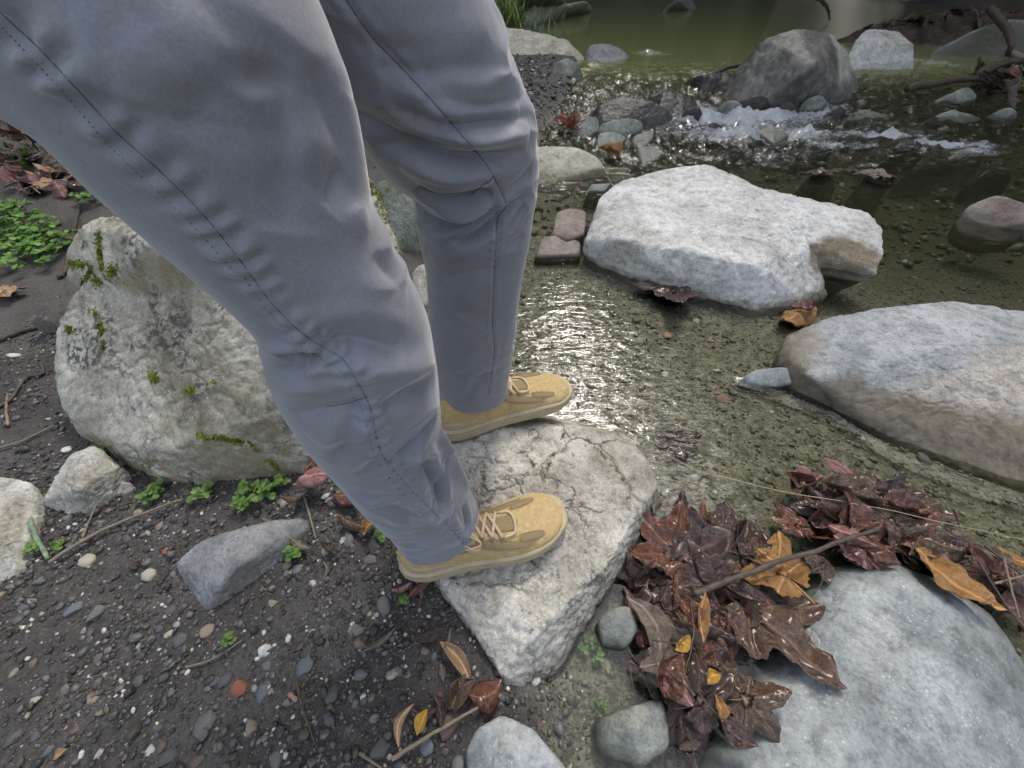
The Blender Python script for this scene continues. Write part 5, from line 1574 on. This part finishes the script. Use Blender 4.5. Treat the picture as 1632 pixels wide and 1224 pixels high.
def plant(px, py, h, spread, n, leafr, mat, label, group=None, name='clover_plant', cat='plant'):
    g = G(px, py)
    o = empty(name, g)
    tag(o, label, cat, group)
    st, lf = [], []
    for i in range(n):
        a, q = rng.uniform(0, 6.28), spread * math.sqrt(rng.random())
        hh = h * rng.uniform(.5, 1.1)
        top = Vector((q * math.cos(a), q * math.sin(a), hh))
        st.append(tube_np([[0.15 * top.x, .15 * top.y, -.004], [.55 * top.x, .55 * top.y, hh * .7], top[:]], .0005, 4))
        for j in range(3):
            b = a + j * 2.094 + rng.normal(0, .2)
            c = top + Vector((math.cos(b), math.sin(b), rng.normal(0, .15))) * leafr * .95
            lf.append(disc(c, (rng.normal(0, .35), rng.normal(0, .35), 1), leafr * rng.uniform(.8, 1.15)))
    link('stem', to_mesh('stem', st), mat, o)
    tag(link('foliage', to_mesh('foliage', lf), mat, o), kind='stuff')
    return o

for a in [(245, 795, .022, .02, 10, .0050, clover_m, 'clover sprig by the forked twig tip at the boulder foot'), (262, 778, .02, .015, 6, .0055, clover_m, 'darker clover sprig hugging the boulder foot'), (328, 792, .022, .018, 9, .0050, clover_m, 'small clover beside the middle of the boulder foot'),
          (405, 797, .03, .028, 22, .0050, clover_m, 'fullest clover clump between boulder and wedge rock'), (437, 783, .025, .02, 12, .0045, clover_m, 'clover clump close to the pink leaf'), (452, 773, .022, .014, 7, .0045, clover_m, 'clover right under the boulder lip near the pink leaf'),
          (472, 880, .025, .016, 11, .0042, clover_m, 'clover sprig at the tip of the wedge rock'), (367, 1025, .015, .010, 6, .0036, clover_m, 'tiny clover sprig beside the short pale twig'), (610, 858, .015, .010, 5, .004, clover_m, 'tiny clover at the trouser hem'),
          (645, 955, .012, .008, 4, .004, clover_m, 'tiny clover below the near heel'), (60, 875, .015, .010, 6, .004, clover_m, 'clover beside the lichen twig'), (98, 870, .014, .008, 5, .004, clover_m, 'tiny clover in the fork of the twigs'),
          (165, 725, .02, .012, 6, .006, clover_m, 'clover sprig on the small rough pale rock'), (940, 1030, .02, .025, 10, .004, clover_m, 'trailing clover at the puddle below the standing rock'), (960, 1130, .012, .012, 5, .003, clover_m, 'tiny clover at the wet greenish stone'),
          (946, 300, .02, .012, 6, .006, clover_m, 'sprig behind the white rock'), (550, 793, .02, .012, 5, .004, clover_m, 'clover leaf under the near shin')]:
    plant(*a)
for (px, py) in [(15, 345), (40, 360), (65, 372), (20, 380), (50, 395), (85, 385), (5, 365), (100, 400), (35, 340), (75, 405), (10, 410), (60, 425)]:
    plant(px, py, .045, .07, 17, .0085, weed_m, 'low bright green weed on the soil left of the boulder' if 0 else 'low bright green weed in the patch behind the mossy boulder', 'green weeds behind the boulder', 'weed')
plant(45, 262, .05, .06, 20, .012, weed_m, 'yellow-green weed among the dry leaf litter', None, 'weed')
plant(150, 325, .04, .04, 10, .010, weed_m, 'weed peeking over the top of the mossy boulder', None, 'weed')

gb = []
gt = U(782, 34, .16)
o = empty('grass_tuft', gt)
tag(o, 'shaggy green grass tuft beyond the cream rock', 'grass tuft')
for i in range(900):
    b = np.array([rng.normal(-.15, .33), rng.normal(0, .25), -.12])
    a = rng.uniform(0, 6.28)
    L = rng.uniform(.3, .75)
    d = np.array([math.cos(a) * .6, math.sin(a) * .6, 1.0])
    t = np.linspace(0, 1, 4)[:, None]
    c = b + d * L * t - np.array([0, 0, .45]) * (t ** 2) * L
    wv = np.array([-math.sin(a), math.cos(a), 0]) * .010
    v = np.vstack([c - wv * (1 - t), c + wv * (1 - t * .98)])
    gb.append((v, np.array([[k, k + 1, k + 5, k + 4] for k in range(3)])))
tag(link('blades', to_mesh('blades', gb), grass_m, o), kind='stuff')

def moss(rock_label, lines, per=160, sz_=.0017):
    o, bv = ROCKS[rock_label]
    inv = Vector(o.location)
    for pts in lines:
        w = pts[0]
        L = polyline_on(bv, pts[1], 24) if len(pts[1]) > 1 else []
        if not L:
            continue
        parts = []
        for i in range(int(per * len(pts[1]))):
            c = L[int(rng.integers(len(L)))] + Vector(rng.normal(0, w, 3))
            hit = bv.find_nearest(c)
            if hit[0] is None:
                continue
            n = hit[1]
            if fbm(np.array([hit[0][:]]) * 45, 2)[0] < -.08:
                continue
            parts.append(disc(hit[0] - inv + n * rng.uniform(.0003, .0022), n + Vector(rng.normal(0, .6, 3)), sz_ * rng.uniform(.5, 1.5), 5, .3))
        m = link('moss', to_mesh('moss', parts), moss_m, o)
        tag(m, kind='stuff')

bl = 'huge pale lichen-spotted boulder with green moss behind the bent legs'
moss(bl, [(.006, [(158, 375), (160, 400), (165, 425)]), (.008, [(185, 428), (165, 438), (150, 448)]), (.004, [(108, 423), (125, 421), (145, 424)]), (.004, [(146, 495), (155, 510), (162, 525), (163, 555)]), (.004, [(108, 525), (116, 528)]),
          (.004, [(240, 600), (250, 605)]), (.004, [(298, 622), (322, 620)]), (.004, [(346, 606), (354, 610)]), (.004, [(320, 695), (360, 700), (400, 712), (440, 745)]), (.003, [(130, 455), (140, 440), (146, 425)]),
          (.012, [(600, 300), (615, 350), (630, 400), (645, 450)]), (.008, [(585, 275), (600, 320)])])
moss('cracked pale boulder that both tan shoes stand on', [(.002, [(832, 715), (848, 738), (868, 758)]), (.002, [(900, 690), (885, 718), (872, 750)]), (.0025, [(935, 700), (965, 730), (995, 765)]), (.003, [(770, 745), (772, 775)]), (.003, [(1040, 790), (1048, 812)])], 60, .0011)

# ------------------------------------------------------------------ woods round the stream (mirrored in the pool)
leafm = green_mat('tree_foliage', (.07, .13, .03), (.15, .22, .06), .6)
trunkm = plain('tree_bark', (.10, .085, .065), .9, .4, 12, .8)

def make_tree(seed):
    r = np.random.default_rng(seed)
    t = np.linspace(0, 1, 14)
    tr = np.stack([.25 * np.sin(t * 2 + seed), .25 * np.cos(t * 2.6), t * 6.0], 1)
    tr -= tr[0] * np.array([1, 1, 0])
    tp = [tube_np(tr, .20 * (1 - .8 * t) + .02, 10)]
    tips = []
    for i in range(26):
        k = r.integers(2, 14)
        a = r.uniform(0, 6.28)
        L = r.uniform(1.0, 2.2)
        d = np.array([math.cos(a), math.sin(a), r.uniform(.2, .8)])
        s = np.linspace(0, 1, 6)[:, None]
        br = tr[k] + d * L * s + np.array([0, 0, .3]) * s * s
        tp.append(tube_np(br, .06 * (1 - .75 * s[:, 0]), 6))
        tips += [br[2], br[4], br[5]]
    cl = np.array(tips)[r.integers(0, len(tips), 7000)] + r.normal(0, .40, (7000, 3))
    n = len(cl)
    a = r.normal(size=(n, 3))
    a /= np.linalg.norm(a, axis=1)[:, None]
    b = np.cross(a, r.normal(size=(n, 3)))
    b /= np.linalg.norm(b, axis=1)[:, None]
    s = r.uniform(.06, .14, (n, 1))
    V = np.stack([cl - a * s * 1.5, cl + b * s, cl + a * s * 1.5, cl - b * s], 1).reshape(-1, 3)
    return to_mesh('trunk', tp), mesh_np('crown', V, np.arange(n * 4).reshape(-1, 4))
protos = [make_tree(i + 3) for i in range(3)]
for i, (x, y, s) in enumerate([(-4.4, 12.5, 1.3), (-1, 16.8, 1.6), (.9, 17.6, 1.5), (2.8, 16.9, 1.35), (5.4, 17.2, 1.45), (9.8, 13, 1.6), (-6, 17, 2), (-2.5, 19, 2.2), (1.5, 20.5, 1.5), (5, 20.5, 1.5), (9.5, 18, 2.2), (11, 10, 1.6), (-8, 12, 1.9), (9.5, 6.5, 1.5), (-7, 7, 1.5), (-3.6, 15.6, 1.4), (7.8, 16.9, 1.7), (8.2, 2.5, 1.3)]):
    t, c = protos[i % 3]
    o = empty('streamside_tree', (x, y, gz1(x, y) - .1))
    o.rotation_euler.z = i * 1.3
    o.scale = (s, s, s)
    tag(o, 'leafy tree rising from the wooded slope across the pool', 'tree', 'trees on the slopes round the stream')
    link('trunk', t, trunkm, o)
    link('crown', c, leafm, o)
